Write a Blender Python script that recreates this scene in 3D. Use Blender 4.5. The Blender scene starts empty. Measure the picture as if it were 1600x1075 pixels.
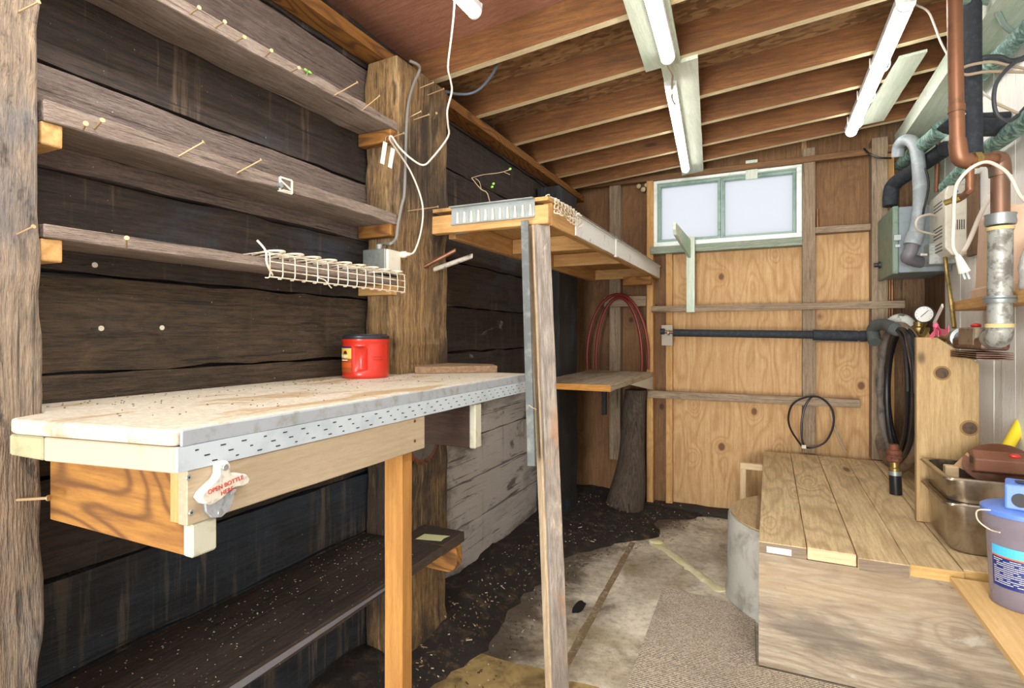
import bpy, bmesh, math, random
from mathutils import Vector, Matrix, noise
random.seed(7)
C = bpy.context.scene.collection
S = bpy.context.scene
# ---------------------------------------------------------------- camera, world, light, exposure
F = 850.0; UV0 = 1203.0; VH = 523.0; CH = 1.357; TH = math.radians(25.37)
cT, sT = math.cos(TH), math.sin(TH)
cd = bpy.data.cameras.new('camera'); cam = bpy.data.objects.new('camera', cd); C.objects.link(cam)
cd.sensor_width = 36.0; cd.lens = 36.0 * F / 1600.0; cd.shift_y = -(537.5 - VH) / 1600.0
cd.clip_start = 0.02
cam.location = (0, 0, CH); cam.rotation_euler = (math.radians(90), 0, TH)
S.camera = cam
w = bpy.data.worlds.new('world'); S.world = w; w.use_nodes = True
w.node_tree.nodes['Background'].inputs[0].default_value = (0.93, 0.96, 1.0, 1)
w.node_tree.nodes['Background'].inputs[1].default_value = 0.95
S.view_settings.view_transform = 'Standard'; S.view_settings.look = 'None'
S.view_settings.gamma = 1.0; S.view_settings.use_curve_mapping = False
S.view_settings.exposure = 0.35

def area(name, loc, target, sx, sy, power, col=(1, 1, 1)):
    d = bpy.data.lights.new(name, 'AREA'); d.shape = 'RECTANGLE'; d.size = sx; d.size_y = sy
    d.energy = power; d.color = col
    o = bpy.data.objects.new(name, d); C.objects.link(o); o.location = loc
    o.rotation_euler = (Vector(target) - Vector(loc)).to_track_quat('-Z', 'Y').to_euler()
    o['kind'] = 'helper'
    return o
# daylight through the open doorway behind the camera, the tube over the bench, and added fills
area('doorway_light', (-.30, -5.2, 1.75), (-0.10, 3.5, 1.2), 1.9, 1.9, 240, (1.0, 0.98, 0.95))
area('low_fill_light', (-1.0, -4.0, .15), (.2, 3.5, 2.2), 2.2, 1.2, 230, (1.0, 0.98, 0.94))  # added low fill, lifts the ceiling undersides and the right wall
area('tube_light_near', (-0.92, 0.75, 2.49), (-0.92, 0.75, 0), 0.08, 1.1, 9, (1, 0.98, 0.95))
area('tube_light_middle', (-0.5, 0.3, 2.50), (-0.3, 0.3, 0), 0.12, 1.4, 15, (1, 0.98, 0.95))  # added unseen fill below the ceiling, evens out the room
area('tube_light_right', (0.42, 0.9, 2.55), (0.42, 0.9, 0), 0.12, 1.4, 20, (1, 0.98, 0.95))  # added unseen fill, brightens the right side and the platform

# ---------------------------------------------------------------- measuring helper: pixel of the photograph + known plane -> point
def at(u, v, x=None, y=None, z=None, d=None):
    a = (u - 800) / F; b = -(v - VH) / F
    dx, dy = a * cT - sT, a * sT + cT
    if d is not None: t = d
    elif x is not None: t = x / dx
    elif y is not None: t = y / dy
    else: t = (z - CH) / b
    return Vector((t * dx, t * dy, CH + t * b))

# ---------------------------------------------------------------- materials
def lin(h):
    h = h.lstrip('#'); r = []
    for i in (0, 2, 4):
        c = int(h[i:i + 2], 16) / 255
        r.append(c / 12.92 if c <= 0.04045 else ((c + 0.055) / 1.055) ** 2.4)
    return (*r, 1)
class NT:
    def __init__(s, name):
        s.m = bpy.data.materials.new(name); s.m.use_nodes = True; s.t = s.m.node_tree; s.b = s.t.nodes['Principled BSDF']
    def n(s, k, **kw):
        nd = s.t.nodes.new(k)
        for a, v in kw.items():
            if a[0] == '_': nd.inputs[a[1:]].default_value = v
            else: setattr(nd, a, v)
        return nd
    def l(s, a, b): s.t.links.new(a, b)
    def math(s, op, a, b=None, c=None, clamp=False):
        nd = s.t.nodes.new('ShaderNodeMath'); nd.operation = op; nd.use_clamp = clamp
        for i, v in enumerate((a, b, c)):
            if v is None: continue
            if isinstance(v, (int, float)): nd.inputs[i].default_value = v
            else: s.l(v, nd.inputs[i])
        return nd.outputs[0]
    def mix(s, f, a, b, mode='MIX'):
        nd = s.t.nodes.new('ShaderNodeMix'); nd.data_type = 'RGBA'; nd.blend_type = mode
        for i, v in ((0, f), (6, a), (7, b)):
            if isinstance(v, (int, float, tuple)): nd.inputs[i].default_value = v
            else: s.l(v, nd.inputs[i])
        return nd.outputs[2]
    def ramp(s, f, p0, p1):
        nd = s.t.nodes.new('ShaderNodeMapRange'); nd.clamp = True; nd.interpolation_type = 'SMOOTHSTEP'
        s.l(f, nd.inputs[0]); nd.inputs[1].default_value = p0; nd.inputs[2].default_value = p1
        return nd.outputs[0]
    def coords(s, rnd=True):
        tc = s.t.nodes.new('ShaderNodeTexCoord')
        if not rnd: return tc.outputs['Object']
        oi = s.t.nodes.new('ShaderNodeObjectInfo')
        v = s.t.nodes.new('ShaderNodeVectorMath'); v.operation = 'ADD'
        s.l(tc.outputs['Object'], v.inputs[0])
        sc = s.math('MULTIPLY', oi.outputs['Random'], 37.0); s.l(sc, v.inputs[1])
        return v.outputs[0]
    def scaled(s, vec, sx, sy, sz, off=0):
        mp = s.t.nodes.new('ShaderNodeMapping'); s.l(vec, mp.inputs[0])
        mp.inputs['Scale'].default_value = (sx, sy, sz); mp.inputs['Location'].default_value = (off, off * 1.7, off * .6)
        return mp.outputs[0]
    def noise(s, vec, scale, detail=4, rough=.6, dist=0):
        nd = s.t.nodes.new('ShaderNodeTexNoise'); s.l(vec, nd.inputs['Vector'])
        nd.inputs['Scale'].default_value = scale; nd.inputs['Detail'].default_value = detail
        nd.inputs['Roughness'].default_value = rough; nd.inputs['Distortion'].default_value = dist
        return nd.outputs['Fac']
MC = {}
def axs(ax, along, across):
    return {'x': (along, across, across), 'y': (across, along, across), 'z': (across, across, along)}[ax]
def wood(name, dark, light, ax='y', stains=(), knot='#3a2415', knots=.35, ring=22, fibre=90, contrast=.55,
         rough=.75, bump=.25, cathedral=1.0, streak=None, speck=None, ringc=None, kscale=(1.6, 5.5)):
    """boards: fibre noise stretched along the grain + cathedral rings bent round knots + stain patches"""
    key = (name, ax)
    if key in MC: return MC[key]
    N = NT(name + '_' + ax); P = N.coords()
    fv = N.scaled(P, *axs(ax, .05, 1)); fib = N.noise(fv, fibre, 5, .65)
    wv = N.scaled(P, *axs(ax, .22, 1), off=3); warp = N.noise(wv, 4.0, 2, .5)
    kv = N.scaled(P, *axs(ax, kscale[0], kscale[1]), off=9)
    vo = N.n('ShaderNodeTexVoronoi', _Scale=1.0, _Randomness=1.0); N.l(kv, vo.inputs['Vector'])
    dist = vo.outputs['Distance']
    kb = N.math('POWER', 2.718, N.math('MULTIPLY', N.math('MULTIPLY', dist, dist), -22.0))
    phase = N.math('ADD', N.math('MULTIPLY', warp, ring * 1.6 * cathedral), N.math('MULTIPLY', kb, 3.0 if knots > 0 else 0))
    rings = N.math('ADD', N.math('MULTIPLY', N.math('SINE', N.math('MULTIPLY', phase, 6.28)), .5), .5)
    rings = N.math('POWER', rings, 3.0)
    fib2 = N.noise(N.scaled(P, *axs(ax, .12, 1), off=17), fibre * 3.2, 3, .7)
    f = N.math('ADD', N.math('MULTIPLY', N.ramp(fib, .3, .7), .62), N.math('MULTIPLY', N.ramp(fib2, .3, .7), .38))
    col = N.mix(f, lin(dark), lin(light))
    col = N.mix(N.math('MULTIPLY', rings, contrast * .75), col, lin(ringc or dark))
    big = N.noise(N.scaled(P, *axs(ax, .35, 1), off=5), 3.0, 3, .6)
    col = N.mix(N.math('MULTIPLY', N.ramp(big, .35, .75), .35), col, lin(dark))
    if knots > 0:
        sel = N.t.nodes.new('ShaderNodeSeparateColor'); N.l(vo.outputs['Color'], sel.inputs[0])
        on = N.math('LESS_THAN', sel.outputs[0], knots)
        kk = N.math('MULTIPLY', N.math('SUBTRACT', 1.0, N.ramp(dist, .07, .13)), on)
        halo = N.math('MULTIPLY', N.math('SUBTRACT', 1.0, N.ramp(dist, .1, .34)), on)
        col = N.mix(N.math('MULTIPLY', halo, .35), col, lin(dark)); col = N.mix(N.math('MULTIPLY', kk, .85), col, lin(knot))
    for i, (c, sc, lo, hi, amt) in enumerate(stains):
        sn = N.noise(N.scaled(P, *axs(ax, .45, 1), off=11 + 7 * i), sc, 6, .68, .4)
        col = N.mix(N.math('MULTIPLY', N.ramp(sn, lo, hi), amt), col, lin(c))
    if streak:   # vertical run marks
        c, sc, lo, hi, amt = streak
        sn = N.noise(N.scaled(P, 1, 1, .06, off=31), sc, 4, .7)
        s2 = N.noise(N.scaled(P, 1, 1, .7, off=41), 3, 2, .5)
        col = N.mix(N.math('MULTIPLY', N.math('MULTIPLY', N.ramp(sn, lo, hi), N.ramp(s2, .38, .6)), amt), col, lin(c))
    if bump >= .5:   # open grain cracks of old wood
        ck = N.noise(N.scaled(P, *axs(ax, .025, 1), off=23), fibre * .8, 3, .6)
        col = N.mix(N.math('MULTIPLY', N.ramp(ck, .60, .68), .7), col, lin('#0f0c0a'))
        hl = N.noise(N.scaled(P, *axs(ax, .04, 1), off=27), fibre * 1.1, 4, .7)
        col = N.mix(N.math('MULTIPLY', N.ramp(hl, .58, .7), .35), col, lin(light))
    if speck:
        c, sc, lo, hi = speck
        col = N.mix(N.ramp(N.noise(P, sc, 2, .5), lo, hi), col, lin(c))
    N.l(col, N.b.inputs['Base Color']); N.b.inputs['Roughness'].default_value = rough
    if bump:
        bp = N.n('ShaderNodeBump', _Strength=bump, _Distance=.006); N.l(N.math('ADD', N.math('ADD', fib, fib2), N.math('MULTIPLY', rings, .15)), bp.inputs['Height'])
        N.l(bp.outputs[0], N.b.inputs['Normal'])
    MC[key] = N.m; return N.m
def plain(name, col, rough=.5, metal=0, var=None, vs=12, lo=.45, hi=.7, bump=0, bs=60, trans=0, alpha=1, emit=0, clear=0):
    key = (name,)
    if key in MC: return MC[key]
    N = NT(name); P = N.coords(); b = N.b
    b.inputs['Roughness'].default_value = rough; b.inputs['Metallic'].default_value = metal
    if var:
        nz = N.noise(P, vs, 6, .65, .3); N.l(N.mix(N.ramp(nz, lo, hi), lin(col), lin(var)), b.inputs['Base Color'])
    else: b.inputs['Base Color'].default_value = lin(col)
    if bump:
        bp = N.n('ShaderNodeBump', _Strength=bump, _Distance=.004); N.l(N.noise(P, bs, 4, .6), bp.inputs['Height']); N.l(bp.outputs[0], b.inputs['Normal'])
    b.inputs['Transmission Weight'].default_value = trans; b.inputs['Alpha'].default_value = alpha
    b.inputs['Coat Weight'].default_value = clear
    if emit: b.inputs['Emission Color'].default_value = lin(col); b.inputs['Emission Strength'].default_value = emit
    MC[key] = N.m; return N.m

def darkplank(ax='y'): return wood('old_dark_plank', '#1d1714', '#4a3c33', ax, stains=(('#3d4a57', 3.0, .5, .66, .5), ('#120e0c', 3.5, .5, .72, .75), ('#75604c', 6, .62, .8, .35)), knots=.22, streak=('#8a745c', 22, .55, .7, .5), speck=('#b0a08c', 120, .75, .79), bump=.6, contrast=.25, cathedral=.5)
def blueplank(ax='y'): return wood('blue_black_plank', '#15171b', '#3a3c40', ax, stains=(('#33485a', 2.2, .45, .65, .42), ('#0f0d0c', 3.5, .52, .72, .6), ('#4b3a36', 4, .55, .75, .6)), knots=.15, streak=('#85745f', 34, .5, .64, .5), speck=('#a09a90', 110, .75, .79), bump=.7, contrast=.2, cathedral=.5)
def darkplank2(ax='y'): return wood('old_brown_plank', '#2b221b', '#65533f', ax, stains=(('#4a5158', 3.4, .55, .72, .45), ('#191412', 4, .52, .72, .5), ('#8a6c4c', 6, .6, .8, .4)), knots=.2, streak=('#93795e', 16, .58, .72, .4), speck=('#c0b09c', 110, .74, .78), bump=.9, contrast=.45, cathedral=.7)
def litgreyplank(ax='y'): return wood('weathered_mauve_lit_plank', '#5a4b45', '#a08e84', ax, stains=(('#463a35', 4, .5, .72, .6), ('#b3a498', 7, .6, .75, .4)), knots=.12, fibre=140, speck=('#c8bcb0', 120, .75, .79), bump=1.0, contrast=.2)  # weathered mauve wood, with the bench tube's light mixed into the colour
def moldplank(ax='y'): return wood('mouldy_plank', '#171311', '#3e332b', ax, stains=(('#100d0c', 3, .45, .7, .8), ('#a4a4a4', 6, .62, .70, .55), ('#5a4a30', 5, .6, .75, .4)), knots=.3, streak=('#6d5a44', 18, .56, .7, .4), bump=.6, contrast=.25)
def whiteplank(ax='y'): return wood('whitewashed_plank', '#3b312a', '#75685b', ax, stains=(('#cdc8c4', 1.8, .36, .56, .8), ('#3a322b', 6, .56, .66, .75)), knots=.1, streak=('#4a3c30', 14, .56, .7, .5), bump=.7, contrast=.25)
def greywood(ax='y'): return wood('weathered_grey_board', '#6f5d51', '#b3a192', ax, stains=(('#4e4038', 6, .52, .75, .6), ('#c9bcae', 9, .6, .75, .4)), knots=.12, fibre=140, bump=1.0, contrast=.2)
def postwood(ax='z'): return wood('rough_timber', '#49351f', '#b8925f', ax, stains=(('#1f1a18', 2.2, .42, .6, .85), ('#b09268', 6, .57, .72, .6), ('#3f4852', 3.4, .6, .74, .4)), knots=.12, fibre=70, streak=('#c4aa7e', 26, .57, .68, .45), bump=1.0, contrast=.2)
def postdark(ax='z'): return wood('black_timber', '#141313', '#353331', ax, stains=(('#3f5567', 4, .5, .7, .6), ('#0e0c0b', 4, .45, .7, .7)), knots=.1, fibre=60, bump=.8, contrast=.3)
def fir(ax='y'): return wood('fresh_fir', '#ac7f48', '#d0a66c', ax, knots=.15, fibre=70, contrast=.5, ring=9, ringc='#a8733a', bump=.15)
def pinec(ax='y'): return wood('pale_pine', '#bfa177', '#e0caa4', ax, knots=.1, fibre=80, contrast=.3, bump=.15)
def orangewood(ax='x'): return wood('orange_fir', '#7a4d1c', '#a4722f', ax, knots=.06, ring=18, kscale=(.5,3), fibre=60, contrast=.95, ringc='#46240a', bump=.12)
def legwood(ax='z'): return wood('golden_fir', '#946429', '#b5813f', ax, knots=.0, ring=5, fibre=90, contrast=.4, ringc='#8a5620', bump=.12)
def ply(ax='z'): return wood('sheathing_plywood', '#a98052', '#cfac7b', ax, stains=(('#a06c38', 2.2, .55, .8, .5), ('#d9bb8c', 4, .55, .75, .4)), knot='#5c3118', knots=.5, ring=7, fibre=60, contrast=.5, ringc='#94602f', kscale=(3.2, 4.2), bump=.1)
def plydark(ax='z'): return wood('brown_plywood', '#5e4026', '#8f683f', ax, stains=(('#45301e', 2.6, .55, .8, .5),), knot='#2e1a0e', knots=.5, ring=7, contrast=.5, kscale=(3.2, 4.2), bump=.1)
def stud(ax='z'): return wood('old_stud', '#6f5b47', '#a8947a', ax, stains=(('#4e3f31', 6, .55, .75, .5),), knots=.12, fibre=80, bump=.5, contrast=.3)
def joistw(ax='x'): return wood('roof_joist', '#5f3b20', '#91602f', ax, stains=(('#46301d', 4, .55, .78, .6), ('#b88c55', 5, .6, .8, .4)), knot='#2b170b', knots=.3, fibre=60, contrast=.5, ring=8, bump=.3)
def joistb(ax='x'): return wood('pale_joist_edge', '#c9b488', '#efe2bc', ax, stains=(('#8e7c5a', 7, .6, .78, .5),), knots=.05, fibre=80, contrast=.2, bump=.2)
def greenboard(ax='y'): return wood('green_white_board', '#bcc7b2', '#dde3d6', ax, stains=(('#93c0a2', 3, .5, .7, .6), ('#8b8a74', 8, .62, .75, .45)), knots=.18, knot='#7b7763', fibre=90, contrast=.25, bump=.2)
def deckw(ax='y'): return wood('deck_board', '#b59a72', '#ecd2a4', ax, stains=(('#9a8468', 4, .55, .78, .4), ('#f0dcb2', 6, .58, .75, .4)), knot='#6a4526', knots=.4, fibre=80, contrast=.5, ring=6, ringc='#8a6a44', bump=.35)
def plygrey(ax='x'): return wood('weathered_plywood', '#877a67', '#bcae97', ax, stains=(('#a58a66', 1.6, .5, .62, .4), ('#5f554d', 1.9, .48, .62, .65), ('#cfc8bc', 5, .62, .7, .5), ('#3f3832', 7, .66, .74, .75)), knot='#44382f', knots=.5, ring=9, fibre=60, contrast=.55, ringc='#745a44', kscale=(2.4, 4), bump=.25)
def plankside(ax='z'): return wood('knotty_plank', '#96794f', '#bb9f71', ax, stains=(('#9a7c54', 4, .55, .75, .4),), knot='#4f3a28', knots=.55, fibre=80, contrast=.3, kscale=(2.6, 4.4), bump=.2)
def polew(ax='z'): return wood('grey_pole', '#6f665e', '#ab9f92', ax, stains=(('#a5774e', 4, .52, .7, .6), ('#dccdb4', 5, .58, .7, .6)), knots=.15, fibre=80, contrast=.5, ring=8, ringc='#5b5149', bump=.4)
def tanply(ax='y'): return wood('tan_shelf_board', '#cda468', '#e2be84', ax, knots=.0, fibre=60, contrast=.15, bump=.05, rough=.55)
def paintw(ax='z'): return wood('peeling_white_paint', '#ebe8e1', '#faf8f3', ax, stains=(('#c3cdbc', 2.4, .5, .7, .4), ('#7a5f4a', 4, .66, .69, .9)), knots=.0, fibre=90, contrast=.1, bump=.4)
def wallbrown(ax='z'): return wood('brown_wall_board', '#553e2a', '#8d6c49', ax, stains=(('#33261c', 4, .5, .75, .5),), knots=.15, fibre=60, contrast=.3, bump=.5)
def osb():
    if ('osb',) in MC: return MC[('osb',)]
    N = NT('strand_board'); P = N.coords(False)
    vo = N.n('ShaderNodeTexVoronoi', _Scale=1.0); N.l(N.scaled(P, 22, 55, 40), vo.inputs['Vector'])
    sp = N.t.nodes.new('ShaderNodeSeparateColor'); N.l(vo.outputs['Color'], sp.inputs[0])
    col = N.mix(sp.outputs[0], lin('#6b4c2e'), lin('#a48056'))
    col = N.mix(N.math('MULTIPLY', N.ramp(N.noise(P, 2.5, 5, .6), .5, .7), .6), col, lin('#5b4a3c'))
    N.l(col, N.b.inputs['Base Color']); N.b.inputs['Roughness'].default_value = .85
    MC[('osb',)] = N.m; return N.m
def concrete():
    if ('conc',) in MC: return MC[('conc',)]
    N = NT('old_concrete'); P = N.coords(False)
    n1 = N.noise(P, 2.2, 8, .65, .4); n2 = N.noise(P, 30, 6, .7); n3 = N.noise(N.scaled(P, 1, 1, 1, off=6), 1.6, 6, .6, .6)
    col = N.mix(N.ramp(n1, .35, .65), lin('#aa9d88'), lin('#e4dac6'))
    col = N.mix(N.math('MULTIPLY', N.ramp(n3, .52, .66), .65), col, lin('#8a7348'))
    col = N.mix(N.math('MULTIPLY', N.ramp(N.noise(P, 5, 6, .7), .55, .7), .6), col, lin('#575048'))
    col = N.mix(N.math('MULTIPLY', N.ramp(n2, .45, .7), .4), col, lin('#5f564a'))
    col = N.mix(N.ramp(N.noise(P, 160, 2, .5), .68, .74), col, lin('#e4ddd0'))
    sx = N.t.nodes.new('ShaderNodeSeparateXYZ'); N.l(P, sx.inputs[0])
    e = N.math('ADD', sx.outputs[0], N.math('MULTIPLY', N.math('SUBTRACT', N.noise(P, 3.2, 7, .7, .3), .5), 1.3))
    e2 = N.math('SUBTRACT', e, N.math('MULTIPLY', N.math('MAXIMUM', N.math('SUBTRACT', sx.outputs[1], 3.3), 0.0), .55))
    grime = N.math('SUBTRACT', 1.0, N.ramp(e2, -1.12, -.72))
    col = N.mix(N.math('MULTIPLY', grime, .88), col, lin('#3f3124'))
    N.l(col, N.b.inputs['Base Color']); N.b.inputs['Roughness'].default_value = .85
    bp = N.n('ShaderNodeBump', _Strength=.5, _Distance=.01); N.l(N.math('ADD', n2, n1), bp.inputs['Height']); N.l(bp.outputs[0], N.b.inputs['Normal'])
    MC[('conc',)] = N.m; return N.m
def carpetm():
    N = NT('ribbed_carpet'); P = N.coords(False)
    wv = N.n('ShaderNodeTexWave', _Scale=26.0, _Distortion=3.5); wv.inputs['Detail Scale'].default_value = 6; wv.bands_direction = 'Y'; N.l(P, wv.inputs['Vector'])
    n = N.noise(P, 150, 3, .7)
    f = N.math('ADD', N.math('MULTIPLY', wv.outputs['Fac'], .55), N.math('MULTIPLY', n, .45))
    col = N.mix(N.ramp(f, .25, .75), lin('#7b6c5c'), lin('#dccdb8'))
    col = N.mix(N.math('MULTIPLY', N.ramp(N.noise(P, 3, 5, .6), .5, .75), .3), col, lin('#6b6058'))
    N.l(col, N.b.inputs['Base Color']); N.b.inputs['Roughness'].default_value = .95
    bp = N.n('ShaderNodeBump', _Strength=.8, _Distance=.006); N.l(f, bp.inputs['Height']); N.l(bp.outputs[0], N.b.inputs['Normal'])
    return N.m
def benchtop():
    N = NT('dirty_white_paint'); P = N.coords(False)
    col = N.mix(N.ramp(N.noise(P, 90, 4, .7), .35, .7), lin('#b0a592'), lin('#cbc1b0'))
    col = N.mix(N.math('MULTIPLY', N.ramp(N.noise(N.scaled(P, 1.6, .7, 1), 4, 7, .65, .5), .50, .62), .75), col, lin('#9a7d52'))
    col = N.mix(N.ramp(N.noise(P, 85, 3, .8), .74, .78), col, lin('#5a4a38'))
    N.l(col, N.b.inputs['Base Color']); N.b.inputs['Roughness'].default_value = .6
    bp = N.n('ShaderNodeBump', _Strength=.3, _Distance=.003); N.l(N.noise(P, 120, 3, .6), bp.inputs['Height']); N.l(bp.outputs[0], N.b.inputs['Normal'])
    return N.m
WHITE = plain('white_vinyl', '#b3bcc2', .35, var='#a4aeb5', vs=10)
CREAM = plain('cream_paint', '#b5a68c', .5, var='#a39474', vs=14, lo=.55, hi=.75)
PAINTB = wood('beige_painted_board', '#a08e74', '#b5a38a', 'y', knots=0, contrast=.1, bump=.1, rough=.4)
BLACKR = plain('black_foam', '#22262c', .8, var='#33383f', vs=40, bump=.5, bs=150)
BLACKH = plain('black_hose', '#17191c', .35)
TEALF = plain('green_tinted_foam', '#4d6f68', .7, var='#9cc0b2', vs=40, lo=.4, hi=.65, bump=.6, bs=150)
COPPER = plain('aged_copper', '#8a5f45', .45, .55, var='#5f4230', vs=9, lo=.45, hi=.75)
BRASS = plain('dull_brass', '#a08a52', .4, .8, var='#6b5a38', vs=30)
GALV = plain('galvanised_steel', '#a6a7a0', .5, .35, var='#6f6d66', vs=26, lo=.42, hi=.62, bump=.2)
STEEL = plain('stained_stainless', '#a79f90', .27, .9, var='#80705a', vs=7, lo=.4, hi=.7)
ZINC = plain('zinc', '#9aa0a0', .45, .7)
NAIL = plain('nail_steel', '#b59a74', .5, .5)
RUST = plain('rusty_steel', '#7a4a34', .75, .35, var='#4b3026', vs=25, bump=.3)
GREYB = plain('grey_box_paint', '#7c868b', .42, var='#69756f', vs=10)
GREENG = plain('grey_green_paint', '#6f8574', .5, var='#58695c', vs=16, lo=.5, hi=.7)
GREYP = plain('grey_pvc', '#8b9296', .4, var='#a4adb0', vs=14)
IVORY = plain('ivory_plastic', '#d8d2c2', .35, var='#c6bda6', vs=12)
CORDW = plain('white_cord', '#cbc2b4', .5)
CORDT = plain('tan_cord', '#a4927a', .6)
RED = plain('red_plastic', '#c02a1a', .32, clear=.3)
REDH = plain('red_tube', '#741d18', .4)
BLACKP = plain('black_plastic', '#25262a', .35)
DIRT = plain('dark_soil', '#211a15', .95, var='#5a4634', vs=14, lo=.5, hi=.75, bump=1, bs=70)
CHIP = plain('wood_chips', '#453425', .9, var='#8a7355', vs=3, lo=.5, hi=.6)
CHIPL = plain('light_chips', '#b7a78c', .9)
# ---------------------------------------------------------------- mesh builder
WO = {}     # world origin of every built object
class MB:
    def __init__(s, *mats):
        s.bm = bmesh.new(); s.mats = list(mats); s.cur = 0
    def m(s, mat):
        if mat not in s.mats: s.mats.append(mat)
        s.cur = s.mats.index(mat); return s
    def face(s, vs):
        try: f = s.bm.faces.new(vs); f.material_index = s.cur; return f
        except ValueError: return None
    def poly(s, pts): return s.face([s.bm.verts.new(p) for p in pts])
    def hexa(s, a, b):        # two rings of 4
        A = [s.bm.verts.new(p) for p in a]; B = [s.bm.verts.new(p) for p in b]
        s.face(A[::-1]); s.face(B)
        for i in range(4): j = (i + 1) % 4; s.face([A[i], A[j], B[j], B[i]])
        return s
    def box(s, x0, x1, y0, y1, z0, z1):
        return s.hexa([(x0, y0, z0), (x1, y0, z0), (x1, y1, z0), (x0, y1, z0)], [(x0, y0, z1), (x1, y0, z1), (x1, y1, z1), (x0, y1, z1)])
    def rings(s, R, cap=True):
        V = [[s.bm.verts.new(p) for p in r] for r in R]; n = len(V[0])
        for a, b in zip(V, V[1:]):
            for i in range(n): j = (i + 1) % n; s.face([a[i], a[j], b[j], b[i]])
        if cap: s.face(V[0][::-1]); s.face(V[-1])
        return s
    def plank(s, x0, x1, y0, y1, z0, z1, ax='y', n=14, j=.0015, seed=0):
        """box with slightly wandering edges, many rings along its grain"""
        lo, hi = {'x': (x0, x1), 'y': (y0, y1), 'z': (z0, z1)}[ax]
        R = []
        for k in range(n + 1):
            t = lo + (hi - lo) * k / n
            if ax == 'x': c = [(t, y0, z0), (t, y1, z0), (t, y1, z1), (t, y0, z1)]
            elif ax == 'y': c = [(x1, t, z0), (x0, t, z0), (x0, t, z1), (x1, t, z1)]
            else: c = [(x0, y0, t), (x1, y0, t), (x1, y1, t), (x0, y1, t)]
            r = []
            for q, p in enumerate(c):
                nv = noise.noise_vector(Vector((t * 9 + seed * 3.3, q * 5.1, seed))) * j * 2
                nv[{'x': 0, 'y': 1, 'z': 2}[ax]] = 0; r.append(Vector(p) + nv)
            R.append(r)
        return s.rings(R)
    def beam(s, a, b, w, h, up=(0, 0, 1), n=1, j=0):
        a, b = Vector(a), Vector(b); d = (b - a).normalized(); u = Vector(up); sd = d.cross(u).normalized(); u = sd.cross(d).normalized()
        R = []
        for k in range(n + 1):
            c = a.lerp(b, k / n); r = []
            for q, (i, t) in enumerate(((-1, -1), (1, -1), (1, 1), (-1, 1))):
                nv = noise.noise_vector(c * 8 + Vector((q, q * 2, 0))) * j if j else Vector()
                r.append(c + sd * i * w / 2 + u * t * h / 2 + nv)
            R.append(r)
        return s.rings(R)
    def cyl(s, a, b, r0, r1=None, n=16):
        r1 = r0 if r1 is None else r1
        a, b = Vector(a), Vector(b); d = (b - a).normalized()
        u = d.orthogonal().normalized(); v = d.cross(u)
        return s.rings([[c + (u * math.cos(t) + v * math.sin(t)) * r for t in [2 * math.pi * i / n for i in range(n)]] for c, r in ((a, r0), (b, r1))])
    def lathe(s, base, axis, prof, n=28):
        a = Vector(base); d = Vector(axis).normalized(); u = d.orthogonal().normalized(); v = d.cross(u)
        return s.rings([[a + d * h + (u * math.cos(t) + v * math.sin(t)) * max(r, 1e-4) for t in [2 * math.pi * i / n for i in range(n)]] for r, h in prof])
    def tube(s, pts, r, n=8, sm=4, closed=False):
        P = [Vector(p) for p in pts]
        if sm > 1 and len(P) > 2:
            Q = []
            L = len(P)
            for i in range(L if closed else L - 1):
                p0 = P[(i - 1) % L] if closed or i > 0 else P[0]; p1 = P[i]; p2 = P[(i + 1) % L]; p3 = P[(i + 2) % L] if closed or i + 2 < L else P[-1]
                for k in range(sm):
                    t = k / sm
                    Q.append(.5 * ((2 * p1) + (p2 - p0) * t + (2 * p0 - 5 * p1 + 4 * p2 - p3) * t * t + (3 * p1 - p0 - 3 * p2 + p3) * t ** 3))
            Q.append(P[0] if closed else P[-1]); P = Q
        R = []; u = None
        for i, p in enumerate(P):
            d = (P[min(i + 1, len(P) - 1)] - P[max(i - 1, 0)]).normalized()
            if u is None: u = d.orthogonal().normalized()
            u = (u - d * u.dot(d)).normalized(); v = d.cross(u)
            rr = r(i / (len(P) - 1)) if callable(r) else r
            R.append([p + (u * math.cos(t) + v * math.sin(t)) * rr for t in [2 * math.pi * k / n for k in range(n)]])
        return s.rings(R)
    def prism(s, pts, vec):
        vec = Vector(vec); return s.rings([[Vector(p) for p in pts], [Vector(p) + vec for p in pts]])
    def sphere(s, c, r, sc=(1, 1, 1), n=12):
        mtx = Matrix.Translation(c) @ Matrix.Diagonal((*[r * q for q in sc], 1))
        g = bmesh.ops.create_icosphere(s.bm, subdivisions=2, radius=1, matrix=mtx)
        for v in g['verts']:
            for f in v.link_faces: f.material_index = s.cur
        return s
    def build(s, name, parent=None, smooth=False, bevel=0, seg=1, origin=None):
        bm = s.bm; bmesh.ops.recalc_face_normals(bm, faces=bm.faces)
        xs = [v.co for v in bm.verts]
        mn = Vector([min(p[i] for p in xs) for i in range(3)]); mx = Vector([max(p[i] for p in xs) for i in range(3)])
        o_ = Vector(origin) if origin else Vector(((mn.x + mx.x) / 2, (mn.y + mx.y) / 2, mn.z))
        bmesh.ops.translate(bm, verts=bm.verts, vec=-o_)
        me = bpy.data.meshes.new(name); bm.to_mesh(me); bm.free()
        for m_ in s.mats: me.materials.append(m_)
        if smooth:
            for p in me.polygons: p.use_smooth = True
            try: me.set_sharp_from_angle(angle=math.radians(42))
            except Exception: pass
        o = bpy.data.objects.new(name, me); C.objects.link(o)
        if parent is not None: o.parent = parent; o.location = o_ - WO[parent.name]
        else: o.location = o_
        WO[o.name] = o_
        if bevel:
            b = o.modifiers.new('bevel', 'BEVEL'); b.width = bevel; b.segments = seg; b.limit_method = 'ANGLE'
        return o
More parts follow.
